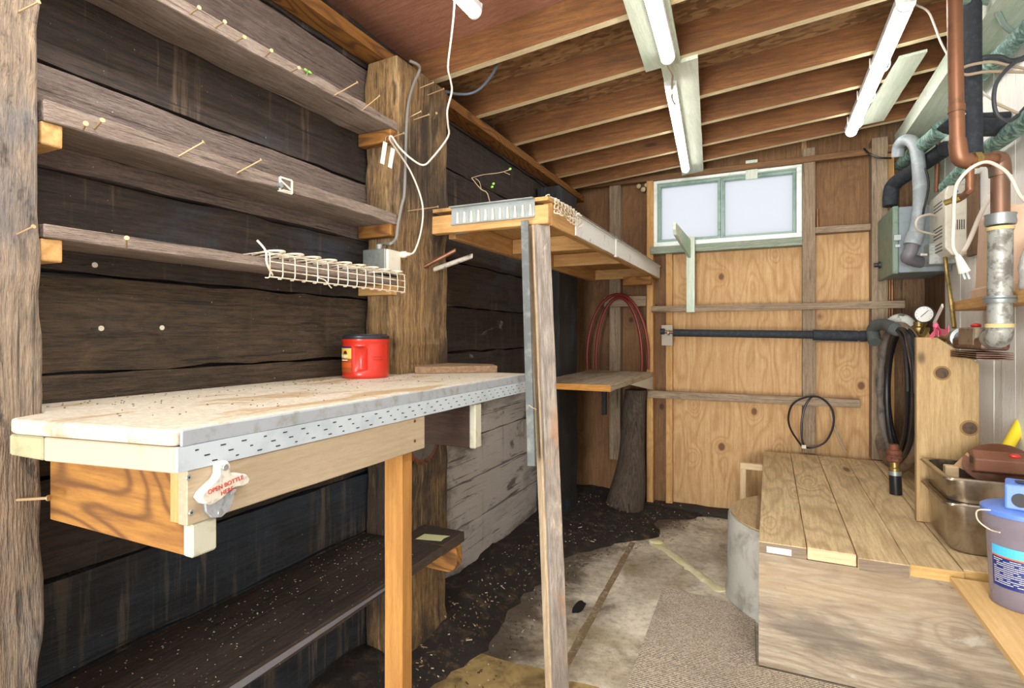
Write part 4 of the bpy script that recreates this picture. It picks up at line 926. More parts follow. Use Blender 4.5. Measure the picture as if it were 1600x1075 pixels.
# bracket arm board
t = thing('shelf_bracket', (-.545, YB - .15, 1.53), 'pale green wooden L-shaped shelf bracket standing out below the window', 'bracket')
x0 = at(1073, 440, y=YB - .14).x; x1 = at(1086, 440, y=YB - .14).x
MB(greenboard('z')).plank(x0, x1, YB - .162, YB - .136, 1.525, 2.09, 'z', 8, .001, 1).build('upright', t, bevel=.002)
MB(greenboard('y')).prism([(x0 + .012, YB - .164, 1.93), (x0 + .012, 3.56, 1.99), (x0 + .012, 3.53, 2.02), (x0 + .012, 3.53, 2.065), (x0 + .012, YB - .164, 2.065)], (.02, 0, 0)).build('arm', t, bevel=.002)
# small copper tube by stud, and back wall cable
a = at(1272, 327, y=YB - .05); b = at(1272, 366, y=YB - .05); b.z = 2.107; a.x = b.x = .30
tag(MB(COPPER).cyl(b, Vector((b.x, b.y, a.z)), .01).build('copper_tube', smooth=True), 'short upright copper tube beside the stud right of the window', 'tube')
tag(MB(BLACKH).tube([at(1350, 232, y=4.27), at(1358, 240, y=4.25), at(1372, 246, y=4.24), at(1384, 247, y=4.25), at(1392, 247, y=4.3)], .006, 8, 4).build('black_wire', smooth=True), 'short black wire looped across the thick stud right of the window', 'wire')
# foam lump beside window
mb = MB(plain('foam_lump', '#b3a57e', .9, bump=.8)); 
for (u, v, r) in ((998, 291, .02), (1005, 296, .022), (1010, 289, .018), (1013, 299, .014)): mb.sphere(at(u, v, y=YB - .07), r)
tag(mb.build('foam_lump', smooth=True), 'lump of dried yellow foam at the upper left corner of the window', 'foam')
c = at(1174, 262, y=4.28); tag(MB(greenboard('z')).box(c.x - .04, c.x + .04, YB - .075, YB - .0605, 2.49, 2.63).build('wood_tab', bevel=.002), 'small pale green wooden tab above the middle of the window', 'tab')

# ================================================================ CEILING BOARDS AND LIGHTS
def cz(x): return zc(x)
def cboard(xa0, xa1, xb0, xb1, y0, y1, th=.018, mat=None):
    mb = MB(mat or greenboard())
    n = 16; R = []
    for k in range(n + 1):
        f = k / n; yy = y0 + (y1 - y0) * f; l_ = xa0 + (xb0 - xa0) * f + .002 * noise.noise(Vector((f * 9, 0, 0))); r_ = xa1 + (xb1 - xa1) * f + .002 * noise.noise(Vector((f * 9, 4, 0)))
        R.append([(l_, yy, cz(l_) - th - .001), (r_, yy, cz(r_) - th - .001), (r_, yy, cz(r_) - .001), (l_, yy, cz(l_) - .001)])
    mb.rings(R); return mb
tag(cboard(-.425, -.270, -.52, -.365, 1.0, 2.545, .02).build('ceiling_board'), 'pale green-white board under the ceiling joists carrying the nearer tube light', 'board')
tag(cboard(-.452, -.292, -.607, -.452, 2.555, 4.32).build('ceiling_board'), 'pale green-white board under the ceiling joists, stretching toward the window', 'board')
tag(cboard(.555, .665, .50, .635, 3.13, 4.02, .012).build('ceiling_board'), 'short mouldy white board under the joists, next to the hanging tube light', 'board')
TUBE = plain('milky_diffuser', '#f2f2f4', .35); FIX = plain('white_fixture', '#eeeeec', .4, var='#c2c4bf', vs=10)
def tubelight(a, b, label, wd=.05, ht=.04, lit=8, clips=()):
    a, b = Vector(a), Vector(b); t = thing('tube_light', (a + b) / 2, label, 'light', None); d = (b - a).normalized(); sd = d.cross(Vector((0, 0, 1))).normalized(); u = sd.cross(d)
    def sec(c, pts): return [c + sd * p[0] + u * p[1] for p in pts]
    base = [(-wd / 2, ht), (wd / 2, ht), (wd / 2, ht * .45), (-wd / 2, ht * .45)]
    MB(FIX).rings([sec(a, base), sec(b, base)]).build('fixture_body', t, bevel=.002)
    dif = [(wd / 2 * .92, ht * .45)] + [(wd / 2 * .92 * math.cos(q), ht * .45 - ht * .62 * math.sin(q)) for q in [math.pi * k / 10 for k in range(1, 10)]] + [(-wd / 2 * .92, ht * .45)]
    dm = plain('lit_tube_%d' % lit, '#fffaf4', .3, emit=lit)
    MB(dm).rings([sec(a + d * .008, dif), sec(b - d * .008, dif)]).build('diffuser', t, smooth=True)
    cap = [(p[0] * 1.06, p[1] - .001) for p in [(wd / 2, ht)] + dif + [(-wd / 2, ht)]]
    for c0, c1 in ((a, a + d * .010), (b - d * .010, b)): MB(FIX).rings([sec(c0, cap), sec(c1, cap)]).build('end_cap', t, bevel=.001)
    for f in clips:
        c = a.lerp(b, f); ring = [c + sd * wd * .6 * math.cos(q) + u * (ht * .45 + ht * .8 * math.sin(q)) for q in [math.pi * k / 8 for k in range(8, 17)]]
        MB(IVORY).tube([c + sd * -wd * .6 + u * ht * 1.1] + ring + [c + sd * wd * .6 + u * ht * 1.1], .003, 6, 2).build('clip', t, smooth=True)
    return t
tubelight((-.97, .45, 2.49), (-.95, 1.70, 2.49), 'glowing white tube light at the top of the picture over the workbench', .055, .042, lit=12)
za = cz(-.36) - .021 - .052; zb2 = cz(-.5) - .021 - .052
tubelight((-.345, 1.25, za + .005), (-.40, 2.42, za - .002), 'white tube light on the nearer ceiling board, cut off by the top edge', .062, .05, lit=8)
l2 = tubelight((-.435, 2.70, cz(-.43) - .065), (-.55, 4.08, cz(-.53) - .065), 'slim white tube light on the far ceiling board nearest the window', .055, .045, lit=14)
MB(CORDT).tube([(-.41, 2.44, za + .04), (-.415, 2.50, za + .03), (-.405, 2.58, za + .02), (-.42, 2.66, za + .02), (-.435, 2.75, cz(-.43) - .075), (-.44, 2.80, cz(-.43) - .07), (-.437, 2.86, cz(-.43) - .072)], .005, 6, 4).build('cable', l2, smooth=True)
A3 = at(1416, 14, z=2.625); B3 = at(1330, 212, z=2.615)
l3 = tubelight(A3 + Vector((0, 0, -.0)), B3, 'white tube light hanging by wire clips under the joists at the right', .068, .055, lit=16, clips=(.36, .62, .88))
t = thing('lamp_wire', A3, 'thin white cord from the right tube light end to the copper pipe', 'cord')
MB(CORDW).tube([A3 + Vector((0, -.0, .03)), at(1432, 8, d=2.3), at(1450, 18, d=2.28), at(1461, 42, d=2.26), at(1470, 66, d=2.24), at(1482, 88, d=2.22), at(1487, 96, d=2.2), at(1500, 115, d=2.15), at(1520, 130, d=2.12), at(1545, 152, d=2.1), at(1575, 170, d=2.1), at(1605, 186, d=2.05)], .0042, 8, 4).build('cord', t, smooth=True)

# ================================================================ RIGHT WALL EQUIPMENT
# grey electrical box
t = thing('electrical_box', (.79, 4.0, 1.71), 'grey metal electrical disconnect box on the right wall by the back corner', 'electrical box')
bx0, bx1, by0, by1, bz0, bz1 = .672, XR - .001, 3.80, 4.27, 1.715, 2.095
MB(GREYB).box(bx0, bx1, by0, by1, bz0, bz1).build('box_body', t, bevel=.004)
MB(GREENG).box(bx0 - .03, bx0 - .001, by0 - .006, by1 + .004, bz0 - .006, bz1 + .006).build('box_door', t, bevel=.004)
MB(ZINC).box(bx0 - .026, bx0 + .012, by0 - .014, by0 - .006, 1.90, 1.935).build('latch', t, bevel=.002)
MB(ZINC).box(bx0 - .020, bx0 + .008, by0 - .012, by0 - .006, 1.86, 1.88).build('latch', t, bevel=.002)
MB(BLACKP).lathe((bx0 - .031, by1 - .10, bz0 + .09), (-1, 0, 0), [(0, 0), (.022, 0), (.022, .012), (.014, .014), (.014, .035), (0, .035)], 14).build('knob', t, smooth=True)
# conduit grey
cb = Vector((.79, 3.765, 1.79))
t = thing('flexible_conduit', cb, 'thick grey flexible conduit arching down into the grey electrical box', 'conduit')
pts = [at(1403, 245, d=3.30), at(1405, 228, d=3.28), at(1415, 219, d=3.22), at(1428, 224, d=3.15), at(1434, 245, d=3.1), at(1437, 285, d=3.06), at(1437, 325, d=3.04), at(1431, 365, d=3.02)]
MB(GREYP).tube(pts, .034, 14, 5).build('conduit_hose', t, smooth=True)
p0 = at(1425, 370, d=3.02); p1_ = at(1425, 383, d=3.02)
MB(GREYP).tube([pts[-1] + Vector((0, 0, .0)), p1_], .043, 16, 1).build('conduit_collar', t, smooth=True)
MB(plain('grey_elbow', '#6d6b70', .5)).tube([p1_, at(1423, 393, d=3.02), at(1418, 403, d=3.04), Vector((.775, 3.80, 1.77))], .033, 14, 4).build('conduit_elbow', t, smooth=True)
# small junction box
t = thing('junction_box', (.87, 3.6, 1.78), 'small grey junction box low on the wall between electrical box and white heater', 'junction box')
MB(plain('light_grey_box', '#a8aca6', .5, var='#878c88', vs=30)).box(*(lambda a, b: (a.x, XR - .001, a.y, a.y + .20, b.z, a.z))(at(1452, 380, d=2.98), at(1452, 413, d=2.98))).build('box_body', t, bevel=.004)
a = at(1448, 398, d=2.97); MB(IVORY).beam(a, a + Vector((-.03, -.02, 0)), .012, .012).build('toggle', t, bevel=.002)
# white heater
t = thing('white_heater', (.865, 3.63, 1.75), 'white plastic electronic control unit with vent slots and small blue sticker on the right wall', 'control unit')
hx, hY0, hY1, hZ0, hZ1 = .815, 3.49, 3.80, 1.765, 2.125
MB(IVORY).prism([(hx + .03, hY0, hZ0), (XR - .004, hY0, hZ0), (XR - .004, hY0, hZ1), (hx + .012, hY0, hZ1), (hx, hY0, hZ1 - .03), (hx, hY0, hZ0 + .04)], (0, hY1 - hY0, 0)).build('housing', t, bevel=.008, seg=2)
SL = plain('slot_dark', '#3a3a38', .8)
for zz, nn in ((hZ1 - .07, 3), (hZ0 + .16, 4), (hZ0 + .07, 3)):
    for k in range(nn): MB(SL).box(hx - .0012, hx + .0005, hY0 + .05, hY1 - .10, zz - k * .018, zz - k * .018 + .005).build('vent_slot', t)
for k in range(5): MB(SL).box(hx + .040 + k * .009, hx + .044 + k * .009, hY0 - .0012, hY0 + .0005, hZ0 + .13, hZ0 + .18).build('vent_slot', t)
c = Vector((hx + .045, hY0 - .0016, hZ1 - .035)); mb = MB(plain('sticker_blue', '#2f7fc1', .4)); mb.lathe(c, (0, -1, 0), [(0, 0), (.010, 0), (.010, .0008), (0, .0008)], 18); mb.build('round_sticker', t)
# brown backing board to its right
tag(MB(wallbrown()).plank(XR - .02, XR - .002, 3.36, 3.475, 1.75, 2.14, 'z', 6, .001, 2).build('backing_board'), 'narrow brown backing board beside the white control unit', 'board')
# copper vertical pipe near + elbow
t = thing('copper_pipe', (.60, 2.45, 2.0), 'large vertical copper pipe coming down from the ceiling then turning right', 'pipe')
dC = 1.98
pa = at(1491, -30, d=dC); pb = at(1494, 150, d=dC); pc_ = at(1496, 222, d=dC); pe = at(1500, 246, d=dC); pf2 = at(1512, 252, d=dC); pg = at(1535, 250, d=dC); ph = at(1552, 250, d=dC); pi_ = at(1562, 262, d=dC); pj = at(1563, 320, d=dC)
MB(COPPER).tube([pa, pb, pc_], .0235, 16, 1).build('riser', t, smooth=True)
MB(COPPER).tube([pc_ - Vector((0, 0, .0)), pe, pf2], .028, 16, 4).build('elbow', t, smooth=True)
for c in (at(1494.5, 165, d=dC), at(1496, 218, d=dC)): MB(COPPER).tube([c, c - Vector((0, 0, .025))], .0262, 16, 1).build('sleeve', t, smooth=True)
MB(COPPER).tube([pf2, pg, ph], .024, 16, 1).build('crosspipe', t, smooth=True)
MB(BRASS).tube([at(1518, 251, d=dC), at(1528, 250, d=dC)], .030, 8, 1).build('union_nut', t)
OLD = plain('aged_brown_copper', '#7f5f4c', .45, .6, var='#5c6a5c', vs=9, lo=.5, hi=.68)
MB(OLD).tube([ph, at(1560, 252, d=dC), pi_, at(1563, 275, d=dC)], .033, 16, 4).build('elbow', t, smooth=True)
MB(OLD).tube([at(1563, 272, d=dC), at(1563, 340, d=dC)], .028, 16, 1).build('downpipe', t, smooth=True)
# small branch
MB(COPPER).tube([at(1515, 258, d=dC), at(1515, 292, d=dC), at(1513, 300, d=dC + .02), at(1503, 308, d=dC + .2)], .0135, 10, 3).build('branch', t, smooth=True)
MB(BRASS).lathe(at(1504, 307, d=dC + .18), (-.7, .4, -.2), [(0, 0), (.014, 0), (.018, .01), (.018, .03), (.012, .035), (.012, .06), (0, .06)], 8).build('brass_valve', t)
# galvanised standpipe
t = thing('galvanised_pipe', (.72, 2.5, 1.35), 'mottled galvanised standpipe with steel collars in front of the beige filter housing', 'pipe')
MB(GALV).tube([at(1563, 355, d=dC), at(1562, 512, d=dC)], .0365, 20, 1).build('standpipe', t, smooth=True)
MB(ZINC).lathe(at(1563, 352, d=dC), (0, 0, 1), [(.0, 0), (.044, 0), (.047, .01), (.044, .03), (.047, .04), (.0, .05)], 20).build('collar', t, smooth=True)
MB(plain('yellowed_sealant', '#c9b27c', .7)).lathe(at(1563, 360, d=dC), (0, 0, 1), [(0, 0), (.039, 0), (.041, .012), (0, .02)], 16).build('sealant_ring', t, smooth=True)
MB(ZINC).lathe(at(1562, 474, d=dC), (0, 0, 1), [(.0, 0), (.045, 0), (.048, .008), (.048, .014), (.044, .016), (.048, .02), (.048, .026), (.0, .03)], 20).build('collar', t, smooth=True)
MB(plain('yellowed_sealant', '#c9b27c', .7)).lathe(at(1562, 512, d=dC), (0, 0, 1), [(0, 0), (.042, 0), (.042, .014), (0, .02)], 16).build('sealant_ring', t, smooth=True)
e0 = at(1562, 508, d=dC)
MB(GALV).tube([e0, e0 + Vector((0, 0, -.02)), e0 + Vector((0, .02, -.045)), e0 + Vector((0.005, .08, -.05)), e0 + Vector((.01, .10, -.05))], .040, 18, 4).build('elbow', t, smooth=True)
# rusty union towards the back
zu = e0.z - .05; xu = e0.x + .012; y0u = e0.y + .10
t = thing('rusty_union', (xu, y0u + .15, zu - .04), 'rust-brown pipe union with red cap above the top of the vertical plank', 'pipe fitting')
RB_ = plain('brown_painted_iron', '#5e3a2c', .45, .3, var='#84705c', vs=12)
MB(RB_).box(xu - .045, xu + .045, y0u - .02, y0u + .34, zu - .045, zu + .005).build('union_block', t, bevel=.012, seg=2)
MB(plain('worn_iron_plate', '#8b7d68', .5, .3, var='#5e4434', vs=20)).box(xu - .048, xu + .03, y0u + .05, y0u + .24, zu - .03, zu + .045).build('union_body', t, bevel=.006)
MB(RED).sphere((xu - .01, y0u + .16, zu + .052), .018, (1, 1.3, .6)).build('red_cap', t, smooth=True)
MB(ZINC).lathe((xu, y0u + .34, zu), (0, 1, 0), [(0, 0), (.033, 0), (.033, .02), (.046, .024), (.046, .05), (.04, .06), (0, .06)], 20).build('ring_nut', t, smooth=True)
for k in range(4): MB(RB_).box(xu - .06, xu + .05, y0u - .03, y0u + .30, zu - .052 - k * .008 - .004, zu - .052 - k * .008).build('fin', t)
# brass valve, gauge, lever
yv = y0u + .40
t = thing('brass_valve', (xu, yv + .25, zu), 'brass valve assembly with pressure gauge and lever on the right wall pipe', 'valve')
MB(BRASS).tube([(xu, yv + .0, zu), (xu, yv + .36, zu + .0)], .017, 12, 1).build('valve_pipe', t, smooth=True)
gx = at(1438, 512, x=xu); yg = gx.y
for yy, r in ((yv + .06, .036), (yg, .05), (yg + .18, .036)): MB(BRASS).lathe((xu, yy, zu), (0, 1, 0), [(0, 0), (r, 0), (r, .028), (r * .7, .032), (r * .7, .05), (0, .05)], 8).build('hex_fitting', t)
MB(BRASS).lathe((xu, yg + .03, zu), (0, 0, 1), [(0, 0), (.036, 0), (.05, .04), (.05, .055), (.026, .062), (.026, .09), (.0, .09)], 12).build('valve_bonnet', t, smooth=True)
gc = at(1444, 491, x=xu - .01)
dirc = (Vector((0, 0, CH)) - gc).normalized()
dirc = Vector((-.45, -.89, 0))
gl = MB(BLACKP); gl.lathe(gc, dirc, [(0, -.016), (.046, -.016), (.047, 0), (.047, .006), (.043, .006), (.043, .002), (0, .002)], 28); g_ = gl.build('gauge_case', t, smooth=True)
MB(plain('dial_white', '#e6e6e0', .5)).lathe(gc + dirc * .0025, dirc, [(0, 0), (.042, 0), (.042, .0008), (0, .0008)], 28).build('dial', g_)
uax = Vector((0, 0, 1)); sx = dirc.cross(uax).normalized() * -1
mb = MB(BLACKP); fc = gc + dirc * .0045
for k in range(11):
    a = math.radians(225 - 27 * k); r0, r1 = .031, .037; p = fc + (sx * math.cos(a) + uax * math.sin(a)) * r0; q_ = fc + (sx * math.cos(a) + uax * math.sin(a)) * r1; mb.beam(p, q_, .0015, .0008, dirc)
mb.beam(fc - (sx * .7 + uax * .7) * .02, fc + (sx * .7 + uax * .7) * .03, .003, .0012, dirc); mb.build('needle', g_)
MB(BRASS).tube([gc + Vector((.01, .012, -.045)), (xu, yg, zu + .02)], .008, 8, 1).build('gauge_stem', t, smooth=True)
lv = MB(plain('white_lever', '#d8cfc4', .5)); lv.beam(at(1459, 506, x=xu - .03), at(1473, 477, x=xu - .03), .022, .008, (1, 0, 0)); lv.build('lever', t, bevel=.003)
# black insulation joined to brass valve going to coil
t2 = tag(MB(plain('grey_foam_hose', '#4e5352', .8, bump=.4)).tube([at(1412, 520, x=xu), at(1400, 515, d=3.15), at(1385, 508, d=3.3), at(1370, 508, d=3.4), at(1364, 518, d=3.45), at(1367, 535, d=3.4)], .036, 14, 5).build('insulated_hose', smooth=True), 'grey foam-covered hose bending from the brass valve down to the hose coil', 'hose')
MB(BRASS).tube([at(1410, 521, x=xu), at(1428, 523, x=xu)], .018, 8, 1).build('ferrule', t, smooth=True)
# pink ribbon
t = thing('pink_ribbon', at(1460, 525, x=.64), 'bright pink marking ribbon tied to the valve above the plank', 'ribbon')
PK = plain('pink_tape', '#e8688a', .5)
for P in ([(1464, 508), (1460, 520), (1450, 532), (1448, 536)], [(1462, 508), (1468, 518), (1476, 520), (1482, 514)], [(1458, 510), (1462, 518), (1466, 522)]):
    pts = [at(u, v, x=.655 - .01 * i) for i, (u, v) in enumerate(P)]
    mb = MB(PK); mb.rings([[p + Vector((0, 0, .013)), p + Vector((.002, .01, -.013)), p + Vector((.004, .01, -.013)), p + Vector((.002, 0, .013))] for p in pts]); mb.build('ribbon_tail', t)
MB(PK).sphere(at(1462, 509, x=.65), .018, (.6, 1, .7)).build('knot', t, smooth=True)
# beige filter housing standing on wall shelf
zs = CH + .160
t = thing('wall_plank_shelf', (.85, 2.8, zs - .045), 'yellow wood plank shelf on the right wall under the beige filter housing', 'shelf')
MB(fir('y')).plank(.80, XR - .002, 1.9, 3.34, zs - .045, zs, 'y', 12, .001, 3).build('shelf_board', t, bevel=.002)
t = thing('filter_housing', (.86, 2.85, zs), 'beige pink plastic filter housing standing on the right wall shelf', 'filter housing')
BG = plain('beige_plastic', '#d6b498', .4, var='#c6a387', vs=8)
def rrect(x0, x1, y0, y1, z, r=.02, n=4):
    P = []
    for cx, cy, a0 in ((x1 - r, y1 - r, 0), (x0 + r, y1 - r, 90), (x0 + r, y0 + r, 180), (x1 - r, y0 + r, 270)):
        for k in range(n + 1): a = math.radians(a0 + 90 * k / n); P.append((cx + r * math.cos(a), cy + r * math.sin(a), z))
    return P
fy0, fy1 = 2.70, 3.07
MB(BG).rings([rrect(.81, .912, fy0 - .02, fy1 + .02, zs + .001), rrect(.81, .912, fy0 - .02, fy1 + .02, zs + .035), rrect(.82, .912, fy0, fy1, zs + .045), rrect(.825, .912, fy0 + .03, fy1 - .03, zs + .33), rrect(.835, .91, fy0 + .04, fy1 - .04, zs + .345)]).build('housing', t, smooth=True)
MB(plain('yellow_label', '#d8cf72', .5)).box(.8165, .8185, 2.85, 2.90, zs + .06, zs + .27).build('side_label', t)
# bottle clear at far right on shelf
t = thing('clear_bottle', (.85, 2.60, zs), 'crumpled clear plastic bottle at the right edge on the wall shelf', 'bottle')
MB(plain('crumpled_clear_plastic', '#b9b9b4', .25, var='#e0e0dc', vs=30, alpha=.75)).lathe((.862, 2.555, zs + .001), (0, 0, 1), [(0, 0), (.048, 0), (.052, .01), (.049, .05), (.053, .08), (.046, .12), (.03, .17), (.018, .2), (0, .205)], 20).build('bottle_body', t, smooth=True)
# black insulated pipes
def pipe(name, pts, r, mat, label, n=14, sm=4): return tag(MB(mat).tube(pts, r, n, sm).build(name, smooth=True), label, 'pipe')
def wallp(u, v, x=.86): return at(u, v, x=x)
pipe('insulated_pipe', [wallp(1516, -30, .705), wallp(1516, 120, .705), wallp(1518, 245, .705)], .036, BLACKR, 'thick black foam-insulated vertical pipe just behind the copper riser', 16, 1)
pipe('insulated_pipe', [wallp(1395, 285, .79), wallp(1398, 268, .79), wallp(1430, 237, .79), wallp(1472, 203, .79)], .040, TEALF, 'green-tinted insulated pipe slanting up above the arch of the grey conduit')
pipe('insulated_pipe', [at(1391, 322, d=3.45), at(1392, 300, d=3.45), at(1400, 285, d=3.42), at(1440, 258, d=3.2), at(1478, 232, d=2.95)], .042, BLACKR, 'dark insulated pipe elbowing down behind the grey electrical box')
t = thing('insulated_pipe', at(1478, 197, d=2.2), 'thick black foam-wrapped pipe, nearly level, open end pointing left behind copper pipe', 'pipe')
MB(BLACKR).tube([at(1477, 190, d=2.16), at(1490, 196, d=2.16), at(1540, 199, d=2.2), at(1602, 198, d=2.22), at(1640, 198, d=2.25)], .036, 16, 3).build('foam_sleeve', t, smooth=True)
MB(TEALF).tube([at(1473, 188, d=2.2), at(1482, 206, d=2.2)], .043, 16, 1).build('tape_wrap', t, smooth=True)
MB(BLACKR).tube([at(1504, 184, d=2.3), at(1560, 182, d=2.3), at(1625, 178, d=2.35)], .018, 10, 3).build('thin_sleeve', t, smooth=True)
pipe('insulated_pipe', [wallp(1525, 245, .86), wallp(1552, 226, .86), wallp(1580, 206, .86), wallp(1620, 175, .86)], .034, TEALF, 'green-tinted insulated pipe sloping up to the right edge above the copper elbow')
pipe('insulated_pipe', [wallp(1508, 142, .865), wallp(1545, 104, .865), wallp(1580, 70, .865), wallp(1625, 26, .865)], .033, TEALF, 'green-tinted insulated pipe sloping steeply up to the top right corner')
pipe('insulated_pipe', [wallp(1478, 292, .86), wallp(1490, 280, .86), wallp(1508, 262, .86)], .034, TEALF, 'short green insulated pipe piece just above the white control unit')
pipe('copper_pipe', [at(1466, 214, x=.87), at(1463, 300, x=.87)], .012, COPPER, 'thin vertical copper pipe above the white control unit', 10, 1)
pipe('brass_tube', [at(1477, 402, x=.84), at(1480, 430, x=.835), at(1486, 470, x=.79), at(1491, 512, x=.78)], .010, BRASS, 'thin brass tube dropping below the white control unit past the shelf end', 8, 3)
for i, u in enumerate((1386, 1394)):
    pipe('copper_pipe', [at(u, 432, y=4.32), at(u, 505, y=4.32)], .011, COPPER, 'thin copper pipe below the grey electrical box, %s of the pair' % ('left' if i == 0 else 'right'), 10, 1)
# cables at the right
def cable(name, P, r, mat, label, d0=2.1):
    return tag(MB(mat).tube([at(u, v, d=(dd or d0)) for u, v, dd in P], r, 8, 4).build(name, smooth=True), label, 'cable')
GC = plain('grey_green_cable', '#6d7d74', .5); DC = plain('dark_cable', '#35383c', .5)
cable('thick_cable', [(1500, 3, 2.1), (1535, 3, 2.1), (1552, 8, 2.1), (1562, 25, 2.1), (1572, 42, 2.1), (1590, 54, 2.1), (1615, 62, 2.1)], .010, GC, 'thick grey-green cable curving across the top right corner')
cable('thick_cable', [(1518, 96, 2.12), (1540, 90, 2.1), (1562, 90, 2.1), (1580, 96, 2.1), (1610, 88, 2.1)], .011, DC, 'dark bundled cable arching over the tan cable loops at the right edge')
cable('tan_cable', [(1605, 108, 2.05), (1575, 102, 2.05), (1548, 97, 2.05), (1515, 102, 2.05), (1500, 110, 2.05), (1510, 117, 2.05), (1545, 112, 2.05), (1610, 113, 2.05)], .0055, CORDT, 'tan cable bent into a flat loop behind the copper riser')
cable('black_cable', [(1610, 84, 2.0), (1588, 96, 2.0), (1570, 112, 2.0), (1556, 132, 2.0), (1553, 160, 2.0), (1560, 182, 2.0), (1580, 188, 2.0), (1610, 160, 2.0)], .007, DC, 'dark grey cable hanging in a big loop at the right edge')
cable('power_wire', [(1612, 322, 1.9), (1594, 306, 1.88), (1578, 275, 1.88), (1560, 260, 1.88), (1540, 253, 1.88), (1518, 262, 1.88), (1500, 280, 1.9), (1492, 300, 1.92), (1490, 350, 1.95), (1489, 385, 1.95), (1495, 398, 1.95)], .0058, CORDW, 'white cord arching over the copper elbow and dropping past the white control unit')
cable('power_wire', [(1560, 290, 2.3), (1545, 310, 2.3), (1530, 340, 2.3), (1515, 375, 2.3), (1504, 395, 2.3), (1496, 402, 2.2)], .009, CORDW, 'pale cord slanting down from behind the pipes to the hanging plug')
cable('power_wire', [(1462, 338, 2.95), (1452, 335, 2.9), (1436, 340, 2.88), (1431, 350, 2.88), (1436, 360, 2.9), (1462, 367, 2.95)], .006, CORDW, 'short white cable looping out left of the white control unit')
cable('black_cable', [(1446, 262, 2.95), (1451, 285, 2.95), (1449, 305, 2.95), (1444, 325, 2.95), (1442, 338, 2.95)], .006, BLACKH, 'thin black cable hanging beside the grey conduit')
cable('grey_wire', [(1503, 182, 2.1), (1520, 168, 2.1), (1533, 152, 2.1)], .003, CORDW, 'thin white wire crossing in front of the black vertical pipe')
cable('tan_cable', [(1556, 162, 2.0), (1575, 170, 2.0), (1610, 186, 2.0)], .005, CORDT, 'thin tan wire running to the right edge below the loop')
# hanging plug
a = at(1496, 398, d=1.95); b = at(1507, 425, d=1.95)
t = thing('hanging_plug', b, 'white power plug dangling in front of the beige filter housing', 'plug')
MB(IVORY).tube([a, a.lerp(b, .4), b], lambda f: .007 + .012 * f, 10, 3).build('plug_body', t, smooth=True)
for s in (-.006, .006): MB(ZINC).beam(b + Vector((s, 0, 0)), b + Vector((s + .008, 0, -.026)), .002, .007).build('prong', t)
# big white/clear bag item behind gauge + yellow label
t = tag(MB(plain('printed_pipe_wrap', '#c9ccc4', .4, var='#4d5450', vs=16, lo=.55, hi=.62)).tube([at(1392, 507, d=3.35), at(1402, 500, d=3.3), at(1414, 501, d=3.25), at(1424, 512, d=3.22)], .036, 12, 4).build('plastic_wrap', smooth=True), 'crumpled printed plastic wrap over the hose by the pressure gauge', 'wrap')
tag(MB(plain('yellow_tag_card', '#e0cf3a', .5)).prism([at(1420, 543, d=3.02), at(1434, 543, d=3.02), at(1434, 584, d=3.0), at(1429, 580, d=3.0)], (0, .003, 0)).build('yellow_tag'), 'yellow tag with handwriting hanging behind the vertical plank', 'tag')

# ================================================================ VERTICAL PLANK on platform
py = 2.955
X0, X1 = at(1432, 700, y=py).x, at(1530, 700, y=py).x
zt = CH - .012; t = thing('upright_plank', ((X0 + X1) / 2, py, DZ), 'wide knotty upright plank with slanted top standing on the platform', 'plank')
MB(plankside()).prism([(X0, py, DZ + .001), (X1, py, DZ + .001), (X1, py, CH - .125), (X0 + .075, py, zt), (X0, py, zt)], (0, .036, 0)).build('plank_board', t, bevel=.002)
KN = plain('dark_knot', '#54402f', .8, var='#3b2a1d', vs=60); KH = plain('knot_ring', '#87693f', .8)
for (u, v, r) in ((1472, 583, .024), (1515, 669, .026)):
    c = at(u, v, y=py); MB(KH).lathe(c, (0, -1, 0), [(0, 0), (r * 1.35, -.001), (r * 1.3, .0006), (0, .0008)], 22).build('knot', t, smooth=True); MB(KN).lathe(c, (0, -1, 0), [(0, 0), (r, 0), (r, .0012), (0, .0016)], 20).build('knot', t, smooth=True)
# steel trays
def pan(x0, x1, y0, y1, zb, zr, label, dent=0):
    t = thing('steel_pan', ((x0 + x1) / 2, (y0 + y1) / 2, zb), label, 'pan', 'nested steel pans')
    r = .05
    def rr_(d_, z, rad): return rrect(x0 + d_, x1 - d_, y0 + d_, y1 - d_, z, rad, 6)
    mb = MB(STEEL); mb.rings([rr_(.05, zb, .05), rr_(.035, zb + .004, .055), rr_(.026, zb + .018, .06), rr_(.016, zr - .006, .05), rr_(.0, zr - .001, .03), rr_(-.004, zr - .004, .03), rr_(-.004, zr - .0055, .03), rr_(.0, zr + .0015, .03), rr_(.018, zr + .001, .048), rr_(.0185, zr - .006, .049), rr_(.029, zb + .020, .058), rr_(.038, zb + .006, .053), rr_(.052, zb + .003, .048)])
    mb.build('pan_body', t, smooth=True); return t
pan(.598, XR - .003, 2.555, 2.935, DZ + .001, DZ + .195, 'lower stainless steel pan of the nested pair at the platform front')
pan(.596, XR - .003, 2.555, 2.935, DZ + .095, DZ + .29, 'upper stainless steel pan of the nested pair, holding the brown tool')
# items in the upper pan
zr = DZ + .29
def ap(u, v, d): return at(u, v, d=d)
